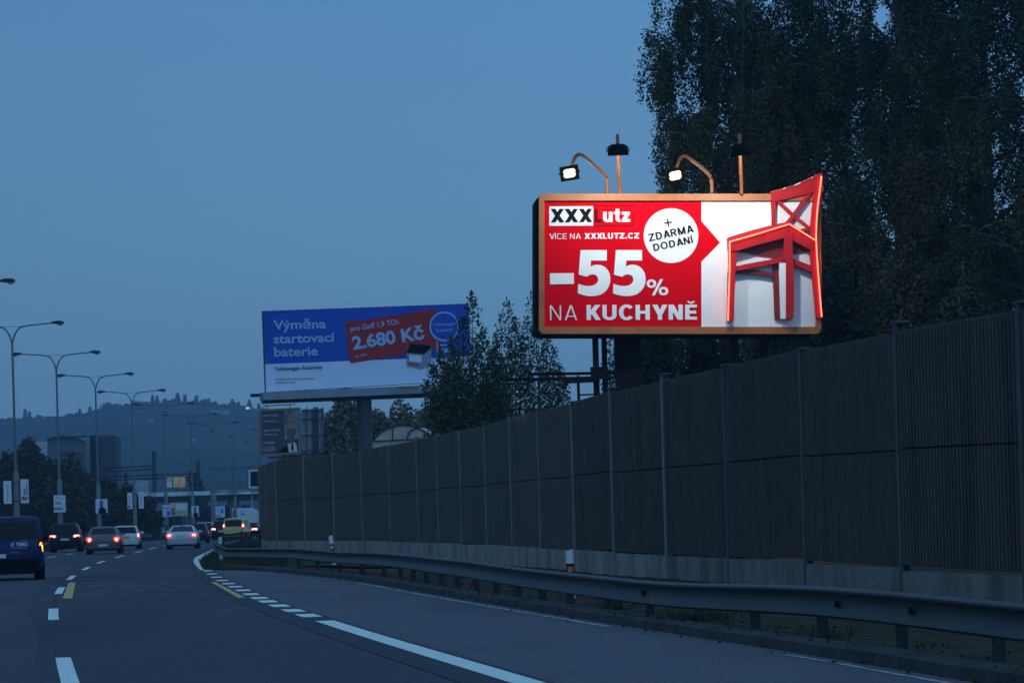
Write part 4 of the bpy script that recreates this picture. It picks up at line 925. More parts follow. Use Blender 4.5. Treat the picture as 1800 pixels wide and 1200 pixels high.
# shrubs in the shade under the red billboard, behind the barrier
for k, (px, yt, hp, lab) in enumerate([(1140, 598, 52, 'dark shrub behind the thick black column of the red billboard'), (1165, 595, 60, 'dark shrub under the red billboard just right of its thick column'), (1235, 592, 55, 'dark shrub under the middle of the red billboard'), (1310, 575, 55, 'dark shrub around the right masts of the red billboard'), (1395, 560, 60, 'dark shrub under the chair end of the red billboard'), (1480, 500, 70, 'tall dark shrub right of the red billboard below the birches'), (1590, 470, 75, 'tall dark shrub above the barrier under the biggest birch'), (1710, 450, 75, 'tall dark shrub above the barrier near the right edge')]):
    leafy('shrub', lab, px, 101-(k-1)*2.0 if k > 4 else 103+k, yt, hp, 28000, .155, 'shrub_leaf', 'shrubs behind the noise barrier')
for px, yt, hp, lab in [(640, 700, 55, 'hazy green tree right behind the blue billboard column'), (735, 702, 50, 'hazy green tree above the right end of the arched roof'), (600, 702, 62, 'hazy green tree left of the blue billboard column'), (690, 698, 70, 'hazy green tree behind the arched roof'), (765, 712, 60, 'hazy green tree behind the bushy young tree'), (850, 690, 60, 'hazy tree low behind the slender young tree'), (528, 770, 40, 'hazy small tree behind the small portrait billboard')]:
    leafy('background_tree', lab, px, 205+rng.uniform(-8, 8), yt, hp, 15000, .34, 'hazed_leaf', 'hazy trees beyond the billboards')
left = [(-60, 762, 60, 0), (14, 757, 34, 0), (48, 782, 46, 1), (86, 790, 50, 0), (128, 806, 40, 0), (150, 828, 34, 1), (182, 848, 36, 0), (218, 858, 34, 0), (70, 838, 42, 0), (118, 850, 40, 1), (20, 830, 44, 1), (252, 868, 30, 0), (160, 872, 32, 0), (205, 884, 30, 1)]
desc = ['tree at the left edge rising beside the first lamp posts', 'tallest dark tree by the first lamp post with a pointed crown', 'brownish tree between the first two lamp posts', 'round dark tree behind the second lamp post', 'dark tree between the second and third lamp posts', 'brownish tree in front of the arched building', 'dark tree at the foot of the tower block', 'low dark tree right of the tower block', 'low dark tree behind the black SUV roof', 'low brownish tree above the grey saloon', 'low brownish tree behind the pair of banners', 'low tree at the left end of the overpass', 'low dark tree below the portrait poster lamp', 'low brownish tree above the white estate car']
for (px, yt, hp, br), lab in zip(left, desc):
    leafy('roadside_tree', lab, px, (300 if yt < 835 else 275)+rng.uniform(-10, 10), yt, hp, 6500, .42, 'left_leaf_brown' if br else 'left_leaf', 'trees along the far side of the road')
for px, yt, hp, lab in [(330, 888, 30, 'low dark bush under the left half of the overpass'), (360, 892, 26, 'low dark bush under the overpass beside the portrait sign'), (395, 886, 24, 'low dark bush right under the overpass'), (425, 890, 24, 'low dark bush below the wide pale advert'), (290, 895, 26, 'low dark bush under the overpass left end'), (345, 828, 22, 'small dark tree on the embankment above the overpass')]:
    leafy('bush', lab, px, 445+rng.uniform(-5, 5), yt, hp, 2600, .5, 'left_leaf', 'bushes around the overpass')
# ridge trees against the sky
for k, (px, yt, hp) in enumerate([(268, 695, 4), (276, 696, 4), (312, 691, 5.5), (325, 694, 4), (345, 696, 6), (356, 704, 5), (366, 701, 6.5), (378, 706, 7), (408, 702, 5), (419, 706, 4), (438, 703, 5), (455, 709, 4), (44, 719, 3.5), (52, 724, 4), (140, 719, 4), (158, 716, 5)]):
    tp = P(px, yt, 1985); h = 14 if hp < 9 else 8
    b0 = tp[2]-h; t = thing('ridge_tree', 'ridge tree', 'tree', (tp[0], 1985, b0), group='trees on the hazy ridge')
    t['label'] = ['left of a close pair of thin trees on the ridge', 'right of a close pair of thin trees on the ridge', 'tallest slim poplar on the hazy ridge', 'slim poplar just right of the tallest one on the ridge', 'pointed dark tree right of the two poplars on the ridge', 'low tree between two broader trees on the ridge', 'broader tree on the ridge above the second street lamp heads row', 'low bushy tree at the right end of the ridge clump', 'lone pointed tree near the blue billboard on the ridge', 'small low tree beside the lone pointed ridge tree', 'pointed ridge tree next to the blue billboard lamp', 'small ridge tree half behind the blue billboard', 'thin ridge tree at the far left of the skyline', 'thin low ridge tree beside the far left one', 'small ridge tree left of the third lamp pole', 'small pointed ridge tree by the third lamp pole', 'wide bush on the crest right of the third lamp pole', 'wide bush on the crest between third and fourth lamps', 'wide bush on the crest at the fourth lamp pole', 'wide bush on the crest left of the tall poplars'][k]
    r = hp*1985/FPX
    zz = rng.uniform(0, 1, 700); prof_ = np.sin(np.pi*np.clip(zz*.85+.12, 0, 1))**.7; a = rng.uniform(0, 6.28, 700); rr = r*prof_*np.sqrt(rng.uniform(0, 1, 700))
    quads('crown', np.stack([tp[0]+np.cos(a)*rr, 1985+np.sin(a)*rr, b0-2+zz*(h+2)], 1), 1.5, 'forest_tree', t, wide=.9)
    MB().tube([(tp[0], 1985, b0-6), (tp[0], 1985, b0+h*.5)], .35, 5).build('trunk', 'bark_dark', t)

tl_pts = []
for px in np.arange(-60, 470, 1.1):
    yr = float(np.interp(px, [q[0] for q in ridge_px], [q[1] for q in ridge_px])); hgt = (3.2+2.6*math.sin(px*.11)+2.2*math.sin(px*.37+1)+1.5*math.sin(px*.83))*(1.25 if 180 < px < 420 else .7)
    b0 = P(px, yr+2, 1990); n_ = 26; zz = rng.uniform(0, 1, n_)
    tl_pts.append(np.stack([b0[0]+rng.normal(0, .9, n_), 1990+rng.normal(0, 3, n_), b0[2]-1+zz*max(1.2, hgt+2)*1990/FPX], 1))
tl = quads('treeline', np.vstack(tl_pts), 1.5, 'forest_tree', None, wide=.9); tag(tl, 'ragged line of woodland along the crest of the hazy hill', 'woodland', kind='stuff')

# ================================================================== FAR BUILDINGS, OVERPASS, RAILWAY MASTS
def house(name, label, cat, boxes, wins=None, loc=None):
    """boxes: (part, x0, x1, y_top, y_bot, d, depth, material)"""
    a = boxes[0]; p = P((a[1]+a[2])/2, a[4], a[5]); t = thing(name, label, cat, (p[0], p[1], max(0, p[2])))
    for nm, x0, x1, yt, yb, d, dep, m in boxes:
        A, B = P(x0, yt, d), P(x1, yb, d); w = P(x1, yt, d)[0]-A[0]
        MB().box((A[0]+w/2, d+dep/2, (A[2]+B[2])/2), (w, dep, A[2]-B[2])).build(nm, m, t)
    for x0, x1, yt, yb, d, m in (wins or []):
        A, B = P(x0, yt, d), P(x1, yb, d)
        MB().box(((A[0]+B[0])/2, d, (A[2]+B[2])/2), (B[0]-A[0], .3, A[2]-B[2])).build('window', m, t)
    return t
tw = house('tower_block', 'dark tower block behind the trees left of the overpass', 'building', [('wall', 173, 204, 767, 905, 500, 6, 'facade_slate'), ('side_wing', 157.5, 173, 765, 905, 499.7, 5.5, 'black_panel')], None)
MB().box((P(180, 766, 500)[0], 502.6, P(180, 766, 500)[2]), (3.9, 4.6, .3)).build('roof_edge', 'facade_mid', tw)
t = thing('arched_building', 'long grey building with an arched roof beside the dark tower', 'building', (P(125, 850, 520)[0], 520, 0))
pts = []
for i in range(15):
    u = i/14; x = 83+68*u; yy = 786-19*math.sin(math.pi*min(1, .25+u*.6)); pts.append((x, yy))
MB().prism([P(x, y, 520) for x, y in pts]+[P(151, 905, 520), P(83, 905, 520)], (0, 12, 0)).build('wall', 'facade_mid', t)
rf = MB()
for a, c_ in zip(pts[:-1], pts[1:]): rf.bar(P(*a, 519.7), P(*c_, 519.7), .5, .32)
rf.build('roof_edge', 'facade_dark', t)
MB().bar(P(100, 769, 519.4), P(152, 766.5, 519.4), .35, .3).build('roof_beam', 'facade_dark', t)
m = MB()
for r in range(4):
    for i in range(9): A = P(104+i*5, 797+r*11, 519.8); m.box((A[0], 519.8, A[2]), (.28, .2, .56))
m.build('window', 'facade_dark', t)
house('low_hall', 'low pale hall showing between the trees left of the overpass', 'building', [('wall', 203, 222, 848, 880, 640, 15, 'facade_pale'), ('annex', 186, 203, 858, 880, 642, 12, 'facade_pale'), ('roof', 202, 223, 846.5, 848, 639.5, 16, 'facade_mid')])
house('low_hall', 'second pale hall with grey roof near the left end of the overpass', 'building', [('wall', 226, 246, 842, 880, 660, 15, 'facade_pale'), ('roof', 225, 247, 840.5, 842, 659.5, 16, 'facade_mid')])
house('roof_building', 'bright flat roof showing above the left trees', 'building', [('wall', 40, 82, 776.5, 800, 700, 12, 'facade_pale')])
hs = [(226, 233, 721, 724, 'pale'), (240, 252, 722, 726, 'pale'), (276, 292, 719.5, 722.5, 'pale'), (298, 330, 719, 723.5, 'mid'), (340, 362, 722, 725, 'mid'), (368, 402, 719.5, 723, 'pale'), (385, 398, 724, 727, 'pale'), (410, 424, 714, 719, 'mid'), (428, 442, 714.5, 718.5, 'lit'), (444, 456, 719, 722, 'pale'), (378, 395, 756, 758.5, 'pale'), (402, 408, 732, 738, 'mid'), (60, 78, 736, 738, 'pale'), (398, 412, 741, 744, 'mid')]
hs += [(150+37*k % 290, 150+37*k % 290+4+k % 4, 729+(k*17 % 44), 731+(k*17 % 44), ('pale' if k % 2 else 'mid')) for k in range(1, 9)]
hd = ['tiny pale house at the left end of the ridge settlement', 'pale ridge house below the fourth lamp heads', 'pale flat ridge building right of the fourth lamp pole', 'long grey ridge building below the poplars', 'grey ridge house right of the poplars', 'long pale ridge building below the sixth lamp heads', 'small pale house just below the long pale ridge building', 'grey ridge house under the lone pointed tree', 'ridge house with a lit front beside the blue billboard', 'pale ridge house touching the blue billboard edge', 'low white roofs halfway down the hazy hill', 'narrow grey house below the ridge line', 'pale house at the far left of the ridge', 'small grey house lower on the hill near the billboard']+['small dim %s among the woods, %s' % q for q in [('pale gable', 'below the fourth lamp heads'), ('pale cottage', 'low on the slope by the sixth lamp'), ('roof', 'right of the third lamp pole'), ('grey house', 'far down the slope under the ridge'), ('pale house', 'under the long ridge buildings'), ('wide pale house', 'halfway down beside the low white roofs'), ('pale roof', 'left of the tower block top'), ('grey roof', 'above the railway masts')]]
for (x0, x1, yt, yb, k), lab in zip(hs, hd):
    dd = next((d_ for d_ in np.arange(1200, 1992, 3.0) if hill_z(P((x0+x1)/2, yb, d_)[0], d_) >= P((x0+x1)/2, yb, d_)[2]), 1985)-4
    house('ridge_house', lab, 'house', [('wall', x0, x1, yt, yb+3, dd, 9, 'ridge_mid' if k == 'mid' else 'ridge_pale'), ('roof', x0-.5, x1+.5, yt-1.0, yt, dd-.4, 10, 'ridge_roof')], [((x0+x1)/2-2.5, (x0+x1)/2+3, yt+1, yb, dd-.3, 'win_lit')] if k == 'lit' else [(x0+1.5, x0+3.5, yt+.8, yb, dd-.3, 'facade_dark')])['group'] = 'houses on the hazy ridge'
# overpass
DBR = 432.0
t = thing('overpass', 'pale concrete overpass crossing the road in the distance', 'bridge', (P(330, 905, DBR)[0], DBR+5, 0))
x0, x1 = P(236, 866, DBR)[0], P(520, 866, DBR)[0]
zt, zb = P(340, 863.5, DBR)[2], P(340, 870.5, DBR)[2]
MB().box(((x0+x1)/2, DBR+5, (zt+zb)/2), (x1-x0, 10, zt-zb)).build('deck', 'bridge_concrete', t)
MB().box(((x0+x1)/2, DBR+5.5, zb-.45), (x1-x0, 8, .9)).build('girder', 'facade_dark', t)
for px in (248, 322, 406, 470): X = P(px, 880, DBR)[0]; MB().box((X, DBR+5, zb/2), (.9, 6, zb)).build('pier', 'facade_mid', t)
MB().box((P(242, 880, DBR)[0]-3, DBR+5, zb/2), (7, 10, zb)).build('abutment', 'facade_dark', t)
rl = MB()
for h in (.4, .75, 1.1): rl.bar((x0, DBR, zt+h), (x1, DBR, zt+h), .05, .05)
for X in np.arange(x0, x1, 1.6): rl.box((X, DBR, zt+.55), (.05, .05, 1.1))
rl.build('railing', 'facade_dark', t)
def mast(label, px, yt, yb, d, w=.46):
    a, c_ = P(px, yt, d), P(px, yb, d); t = thing('catenary_mast', label, 'railway mast', (c_[0], d, c_[2]), group='railway masts beyond the overpass')
    h = a[2]-c_[2]; m = MB()
    m.box((c_[0]-w*.4, d, c_[2]+h/2), (w*.35, w, h)).box((c_[0]+w*.4, d, c_[2]+h/2), (w*.35, w, h))
    m.build('mast', 'black_panel', t)
    la = MB(); k = int(h/.6)
    for i in range(k): la.bar((c_[0]-w*.4, d, c_[2]+h*i/k), (c_[0]+w*.4, d, c_[2]+h*(i+1)/k), .06, .06)
    la.build('lattice', 'dark_metal', t); return t
mast('tallest dark railway mast above the left part of the overpass', 272, 793, 866, DBR+14)
mast('dark railway mast above the middle of the overpass', 349, 810, 866, DBR+14)
mast('short dark railway mast near the pale halls', 222, 829, 866, DBR+10, .38)
mast('thin dark railway mast behind the gantry post', 372, 822, 866, DBR+30, .3)
def truss(label, p, q, d, hgt=.55):
    a, c_ = P(*p, d), P(*q, d); t = thing('catenary_beam', label, 'railway beam', ((a[0]+c_[0])/2, d, min(a[2], c_[2])-hgt/2), group='railway beams between the masts')
    up = np.array([0, 0, hgt/2]); m = MB(); m.bar(a+up, c_+up, .18, .16).bar(a-up, c_-up, .18, .16)
    m.build('chords', 'black_panel', t); L = MB(); k = int(np.linalg.norm(c_-a)/.6)
    for i in range(k):
        s0, s1 = a+(c_-a)*i/k, a+(c_-a)*(i+1)/k; sg = 1 if i % 2 else -1; L.bar(s0+up*sg, s1-up*sg, .06, .06)
    L.build('diagonals', 'dark_metal', t)
truss('upper lattice beam joined to the tallest railway mast', (150, 828), (272, 821), DBR+14)
truss('long lower lattice beam running behind the orange signs', (150, 842), (349, 835), DBR+13.6)
t = thing('advert_sign', 'white and twin orange advert boards standing on the overpass', 'sign', (P(310, 866, DBR+2)[0], DBR+2, zt))
for x_0, x_1, ya, yb, m_ in ((293, 302.5, 838.5, 847, 'sign_yellow'), (293, 302.5, 847.5, 856.5, 'sign_white'), (304.5, 314.5, 838, 856, 'sign_orange'), (315.5, 325.5, 838, 856, 'sign_orange')):
    A, B = P(x_0, ya, DBR+2), P(x_1, yb, DBR+2); MB().box(((A[0]+B[0])/2, DBR+2, (A[2]+B[2])/2), (B[0]-A[0], .15, A[2]-B[2])).build('board', m_, t)
for px in (295, 310, 324): A = P(px, 848, DBR+2.2); MB().box((A[0], DBR+2.2, (zt+A[2])/2), (.14, .14, A[2]-zt)).build('leg', 'dark_metal', t)
# gantry with the framed sign
DG = 330.0
t = thing('sign_gantry', 'sign gantry with a white framed dark board at the end of the barrier', 'gantry', (P(372, 930, DG)[0], DG, 0))
A = P(371, 823, DG); MB().tube([(A[0], DG, 0), (A[0], DG, A[2])], .16, 10).build('post', 'pole_grey', t)
bm = MB(); bm.bar(P(371, 824, DG), P(505, 819.5, DG), .12, .12).bar(P(371, 865, DG), P(505, 860, DG), .12, .12)
for px in (408, 436): bm.bar(P(px, 823, DG), P(px, 863, DG), .09, .09)
bm.bar(P(437, 818, DG), P(505, 816, DG), .06, .06).bar(P(437, 818, DG), P(437, 824, DG), .06, .06)
bm.build('truss', 'dark_blue_steel', t)
ps = [P(437, 825.5, DG-.2), P(485, 824, DG-.2), P(485, 856, DG-.2), P(437, 857.5, DG-.2)]
MB().prism(ps, (0, .12, 0)).build('sign_frame', 'white_plastic', t)
pi_ = [P(440, 828.5, DG-.23), P(482, 827, DG-.23), P(482, 853.5, DG-.23), P(440, 854.5, DG-.23)]
MB().face(pi_).build('sign_board', 'black_panel', t)
# adverts under the overpass
def hoarding(label, x0, x1, yt, yb, d, base_m, patches, name='advert_board'):
    A, B = P(x0, yt, d), P(x1, yb, d); t = thing(name, label, 'advert', ((A[0]+B[0])/2, d, 0))
    MB().box(((A[0]+B[0])/2, d+.08, (A[2]+B[2])/2), (B[0]-A[0], .14, A[2]-B[2])).build('board', base_m, t)
    for i, (pts_, m_, nm) in enumerate(patches): MB().face([P(x, y, d-.02-.01*i) for x, y in pts_]).build(nm, m_, t)
    for f in (.2, .8): X = A[0]+(B[0]-A[0])*f; MB().box((X, d+.2, B[2]/2), (.14, .1, B[2])).build('leg', 'dark_metal', t)
    return t
hoarding('yellow advert board with a white field and red mark under the overpass', 299, 330, 883, 906, 425, 'sign_yellow', [([(309, 885), (328.5, 885), (328.5, 895), (309, 895)], 'sign_white', 'white_field'), ([(299.5, 893), (308, 893.5), (308, 897.5), (299.5, 898)], 'ad_red', 'red_mark'), ([(299.5, 899), (308, 899), (308, 904), (299.5, 904)], 'poster_grey', 'dark_mark'), ([(311, 898), (326, 898), (326, 903), (311, 903)], 'facade_pale', 'text_field')])
hoarding('wide pale blue advert board with a dark figure beside the far lorry', 408, 447, 893, 913, 395, 'sign_white', [([(410, 896), (414, 894.5), (416, 899), (418, 908), (409, 908)], 'ink', 'figure'), ([(421, 896), (437, 896), (437, 906), (421, 906)], 'ad_cyan', 'blue_field'), ([(424, 902), (434, 902), (434, 904), (424, 904)], 'ad_ink', 'text_line'), ([(437, 904.5), (446, 904.5), (446, 907), (437, 907)], 'ad_ink', 'text_line')])

# ================================================================== ARCHED ROOF BEHIND THE BARRIER
DA = 176.0
c0 = P(709, 800, DA); t = thing('arched_shelter', 'pale arched roof with dark ribs rising behind the barrier', 'shelter', (c0[0], DA, 0))
top = P(709, 747, DA)[2]; rad = 2.05; zc = top-rad*.82
arc = lambda a, s=1.0, e=0.0: (c0[0]+rad*1.0*s*math.cos(a), zc+rad*.82*s*math.sin(a)+e)
an = np.linspace(-.3, math.pi+.3, 30)
A = [(arc(a)[0], DA, arc(a)[1]) for a in an]; B = [(arc(a)[0]+.8, DA+7, arc(a)[1]) for a in an]
MB().strip(A, B).build('roof', 'dome', t, smooth=True, ang=60)
MB().face([(p[0], p[1]+.05, p[2]) for p in A]).build('end_wall', 'dome', t)
rb = MB(); rb.tube([(arc(a, 1.01)[0], DA-.05, arc(a, 1.01)[1]) for a in an], .045, 6)
zl = P(700, 774, DA)[2]; rb.bar((c0[0]-1.75, DA-.05, zl), (c0[0]+1.75, DA-.05, zl+.08), .07, .07)
rb.bar((c0[0]-.62, DA-.05, zl), (c0[0]-.62, DA-.05, arc(1.88)[1]), .07, .07)
rb.tube(bezier_pts([(c0[0]+.25, DA-.05, zl), (c0[0]+.45, DA-.05, zl+.55), (c0[0]+.95, DA-.05, arc(1.09)[1])], 8), .04, 6)
rb.tube(bezier_pts([(c0[0]+1.25, DA-.05, zl), (c0[0]+1.4, DA-.05, zl+.25), (c0[0]+1.62, DA-.05, arc(.66)[1])], 8), .04, 6)
rb.build('ribs', 'dark_metal', t)
for sx in (-1.8, 1.8): MB().box((c0[0]+sx, DA+.1, zc/2), (.15, .15, zc)).build('post', 'dark_metal', t)

# ================================================================== STREET LAMPS
def make_lamp():
    t = thing('street_lamp', 'x', 'street lamp')
    MB().tube([(0, 0, -.2), (0, 0, 4.6), (0, 0, 4.7)], [.19, .17, .12], 12).tube([(0, 0, 4.7), (0, 0, 12.35)], [.085, .065], 10).build('pole', 'pole_grey', t, smooth=True, ang=40)
    MB().box((0, -.19, 1.0), (.2, .04, .5)).build('service_door', 'galv_dark', t)
    for s in (-1, 1):
        pp = bezier_pts([(0, 0, 12.2), (s*.07, 0, 12.6), (s*.3, 0, 13.1), (s*.62, 0, 13.33), (s*1.2, 0, 13.42), (s*2.45, 0, 13.52)], 20)
        MB().tube(pp, np.linspace(.055, .04, 20), 8).build('arm', 'pole_grey', t, smooth=True, ang=60)
        rings = []
        for u, w, h0, h1 in ((2.36, .05, -.03, .05), (2.45, .10, -.05, .09), (2.75, .17, -.08, .13), (3.0, .16, -.09, .11), (3.12, .08, -.05, .04)):
            rings.append([(s*u, -w, 13.52+h0), (s*u, w, 13.52+h0), (s*u, w*.7, 13.52+h1), (s*u, -w*.7, 13.52+h1)])
        hd = MB().loft(rings).build('lamp_head', 'dark_metal', t, smooth=True, ang=50)
        MB().loft([[(s*u, -w, 13.44), (s*u, w, 13.44), (s*u, w*.7, 13.44-h), (s*u, -w*.7, 13.44-h)] for u, w, h in ((2.7, .10, .02), (2.8, .13, .09), (2.98, .12, .08), (3.05, .08, .02))]).build('lens', 'lamp_clear', hd)
    MB().bar((-.62, 0, 13.36), (.62, 0, 13.36), .03, .03).build('tie_bar', 'pole_grey', t)
    return t
lamp_d = [140.6+29.7*k for k in range(12)]
lamp_lab = ['double-armed street lamp with only its right head inside the picture at the left edge', 'double-armed street lamp with two narrow banners above the blue van', 'double-armed street lamp carrying the white lettered poster behind the black SUV', 'double-armed street lamp carrying the dark-haired portrait poster above the grey saloon',
            'double-armed street lamp with two narrow banners behind the white estate car', 'double-armed street lamp with heads just below the ridge poplars', 'double-armed street lamp whose heads hang in front of the pale ridge houses', 'double-armed street lamp above the pair of white posters by the yellow taxi', 'double-armed street lamp with left head beside low white roofs on the hill', 'double-armed street lamp with heads left of the small portrait billboard frame', 'double-armed street lamp hidden mostly by the small portrait billboard', 'farthest double-armed street lamp behind the barrier end']
lamp0 = make_lamp(); lamps = []
px_lamp = [None, 20.5, 98, 167, 231, 287, 334.5, 374, 410, 440, 466, 490]
for k, d in enumerate(lamp_d):
    o = lamp0 if k == 0 else copy_tree(lamp0)
    X = LM(d) if k == 0 else P(px_lamp[k], [0, 570, 618, 654, 680.5, 705, 723.5, 739, 752, 764, 774, 782][k], d)[0]
    if k == 0: X = P(15, 507, d)[0]-2.8
    o.location = (X, d, .2); o.rotation_euler = (0, 0, [0.05, .045, .04, .035, .03, .025, .02, .015, .01, .01, 0, 0][k])
    o['label'] = lamp_lab[k]; o['group'] = 'double-armed street lamps along the central strip'; lamps.append((X, d))
def pole_panel(k, dx0, dx1, z0, z1, label, patches, name='banner', cat='banner', base='white_plastic'):
    """a flat advert panel fixed to street lamp k; patches in 0..1 panel coordinates"""
    X, d = lamps[k]; y = d-.24; t = thing(name, label, cat, (X+(dx0+dx1)/2, y, z0))
    MB().box((X+(dx0+dx1)/2, y, (z0+z1)/2), (dx1-dx0, .05, z1-z0)).build('board', base, t)
    for h in (z0+.15, z1-.15): MB().bar((X, y+.04, h), (X+(dx0 if abs(dx0) > abs(dx1) else dx1)*.9, y+.04, h), .04, .04).build('bracket', 'galv_dark', t)
    for i, (pp, m_, nm) in enumerate(patches):
        MB().face([(X+dx0+(dx1-dx0)*u, y-.03-.004*i, z0+(z1-z0)*v) for u, v in pp]).build(nm, m_, t)
    return t
def zof(y, k, px): return P(px, y, lamps[k][1])[2]
box4 = lambda a, b_, c_, d_: [(a, b_), (c_, b_), (c_, d_), (a, d_)]
z1, z0 = zof(845, 1, 12), zof(885, 1, 12)
pole_panel(1, -.72, -.25, z0, z1, 'narrow white banner with small dark letters on the left of the first banner lamp', [(box4(.42, .1+.11*i, .58, .16+.11*i), 'ad_grey', 'letter_mark') for i in range(7)])
z1, z0 = zof(842, 1, 40), zof(884, 1, 40)
pole_panel(1, .30, .78, z0, z1, 'narrow white banner with dark column and red shape right of the blue van lamp', [(box4(.36, .32, .62, .62), 'ad_grey', 'dark_column'), (box4(.7, .35, .88, .8), 'ad_grey', 'dark_column'), ([(.15, .26), (.5, .1), (.9, .18), (.88, .28), (.6, .24), (.4, .3)], 'poster_brown', 'round_mark'), ([(.12, .28), (.36, .27), (.32, .1), (.2, .14)], 'ad_red', 'red_mark')])
z1, z0 = zof(870, 2, 102), zof(900, 2, 102)
tp = pole_panel(2, -.40, .42, z0, z1, 'white poster with dark lettering on the lamp behind the black SUV', [(box4(.1, .8, .9, .84), 'ad_cyan', 'text_line'), (box4(.1, .88, .8, .92), 'ad_cyan', 'text_line'), (box4(.12, .56, .55, .60), 'ad_ink', 'text_line'), (box4(.12, .48, .7, .52), 'ad_ink', 'text_line')], 'lamp_poster', 'poster')
X, d = lamps[2]
pA = Plane((X, d-.28, 3), (1, 0, 0), (0, 0, 1))
lettering(pA, 'ANO', (94.8, 896.2), (111, 895.8), 5.2, 'ad_ink', tp, .0, .04)
def portrait(k, dx0, dx1, z0, z1, label, dark=True):
    return pole_panel(k, dx0, dx1, z0, z1, label, [([(.22, 0), (.9, 0), (.86, .3), (.66, .42), (.42, .42), (.26, .3)], 'ink', 'portrait_coat'), ([(.34, .5), (.34, .78), (.44, .92), (.58, .92), (.66, .78), (.64, .5), (.56, .4), (.42, .4)], 'hair', 'portrait_hair'), ([(.43, .55), (.42, .7), (.47, .78), (.56, .78), (.60, .7), (.58, .55), (.5, .46)], 'skin', 'portrait_face')], 'lamp_poster', 'poster', 'sign_white')
portrait(3, -.22, .74, zof(902, 3, 172), zof(877, 3, 172), 'white poster with a long-haired portrait on the lamp above the grey saloon')
z1, z0 = zof(865.5, 4, 226), zof(894, 4, 226)
pole_panel(4, -.62, -.18, z0, z1, 'narrow pale banner with a red foot mark left of the fourth lamp pole', [(box4(.4, .3, .6, .8), 'ad_grey', 'letter_mark'), (box4(.15, .06, .55, .22), 'ad_red', 'red_mark')])
pole_panel(4, .42, .86, z0, z1, 'narrow pale banner with a grey stripe right of the fourth lamp pole', [(box4(.4, .2, .58, .85), 'ad_grey', 'letter_mark')])
z1, z0 = zof(887, 5, 290), zof(908, 5, 290)
pole_panel(5, -.35, .52, z0, z1, 'blue and white poster left of the yellow advert board', [(box4(.4, .05, .95, .55), 'ad_cyan', 'blue_field'), (box4(.1, .7, .85, .76), 'ad_ink', 'text_line'), (box4(.5, .1, .85, .45), 'blue_board', 'blue_figure')], 'lamp_poster', 'poster', 'sign_white')
portrait(6, -.16, .68, zof(908, 6, 338), zof(889, 6, 338), 'white portrait poster right of the yellow advert board')
z1, z0 = zof(890, 7, 378), zof(909, 7, 378)
pole_panel(7, .05, .66, z0, z1, 'pale blue poster left of a pair above the yellow taxi', [(box4(.15, .4, .85, .8), 'ad_cyan', 'blue_field'), (box4(.1, .1, .9, .2), 'ad_ink', 'text_line')], 'lamp_poster', 'poster', 'sign_white')
pole_panel(7, .70, 1.2, z0, z1+.05, 'pale blue poster right of a pair above the yellow taxi', [(box4(.1, .35, .6, .8), 'blue_board', 'blue_field')], 'lamp_poster', 'poster', 'sign_white')
# central barrier
t = thing('median_guardrail', 'long low guardrail along the central strip behind the far cars', 'guardrail', (LM(170), 170, 0))
ys = np.arange(95, 420, 4.0)
rail_sweep([(LM(y)+.9, y) for y in ys], [.72]*len(ys), side=1).build('beam', 'galv', t, smooth=True, ang=25)
pr_ = MB()
for y in np.arange(100, 300, 4.0): MB().box((LM(y)+.78, y, .3), (.1, .06, .75)).build('rail_post', 'galv_dark', t)

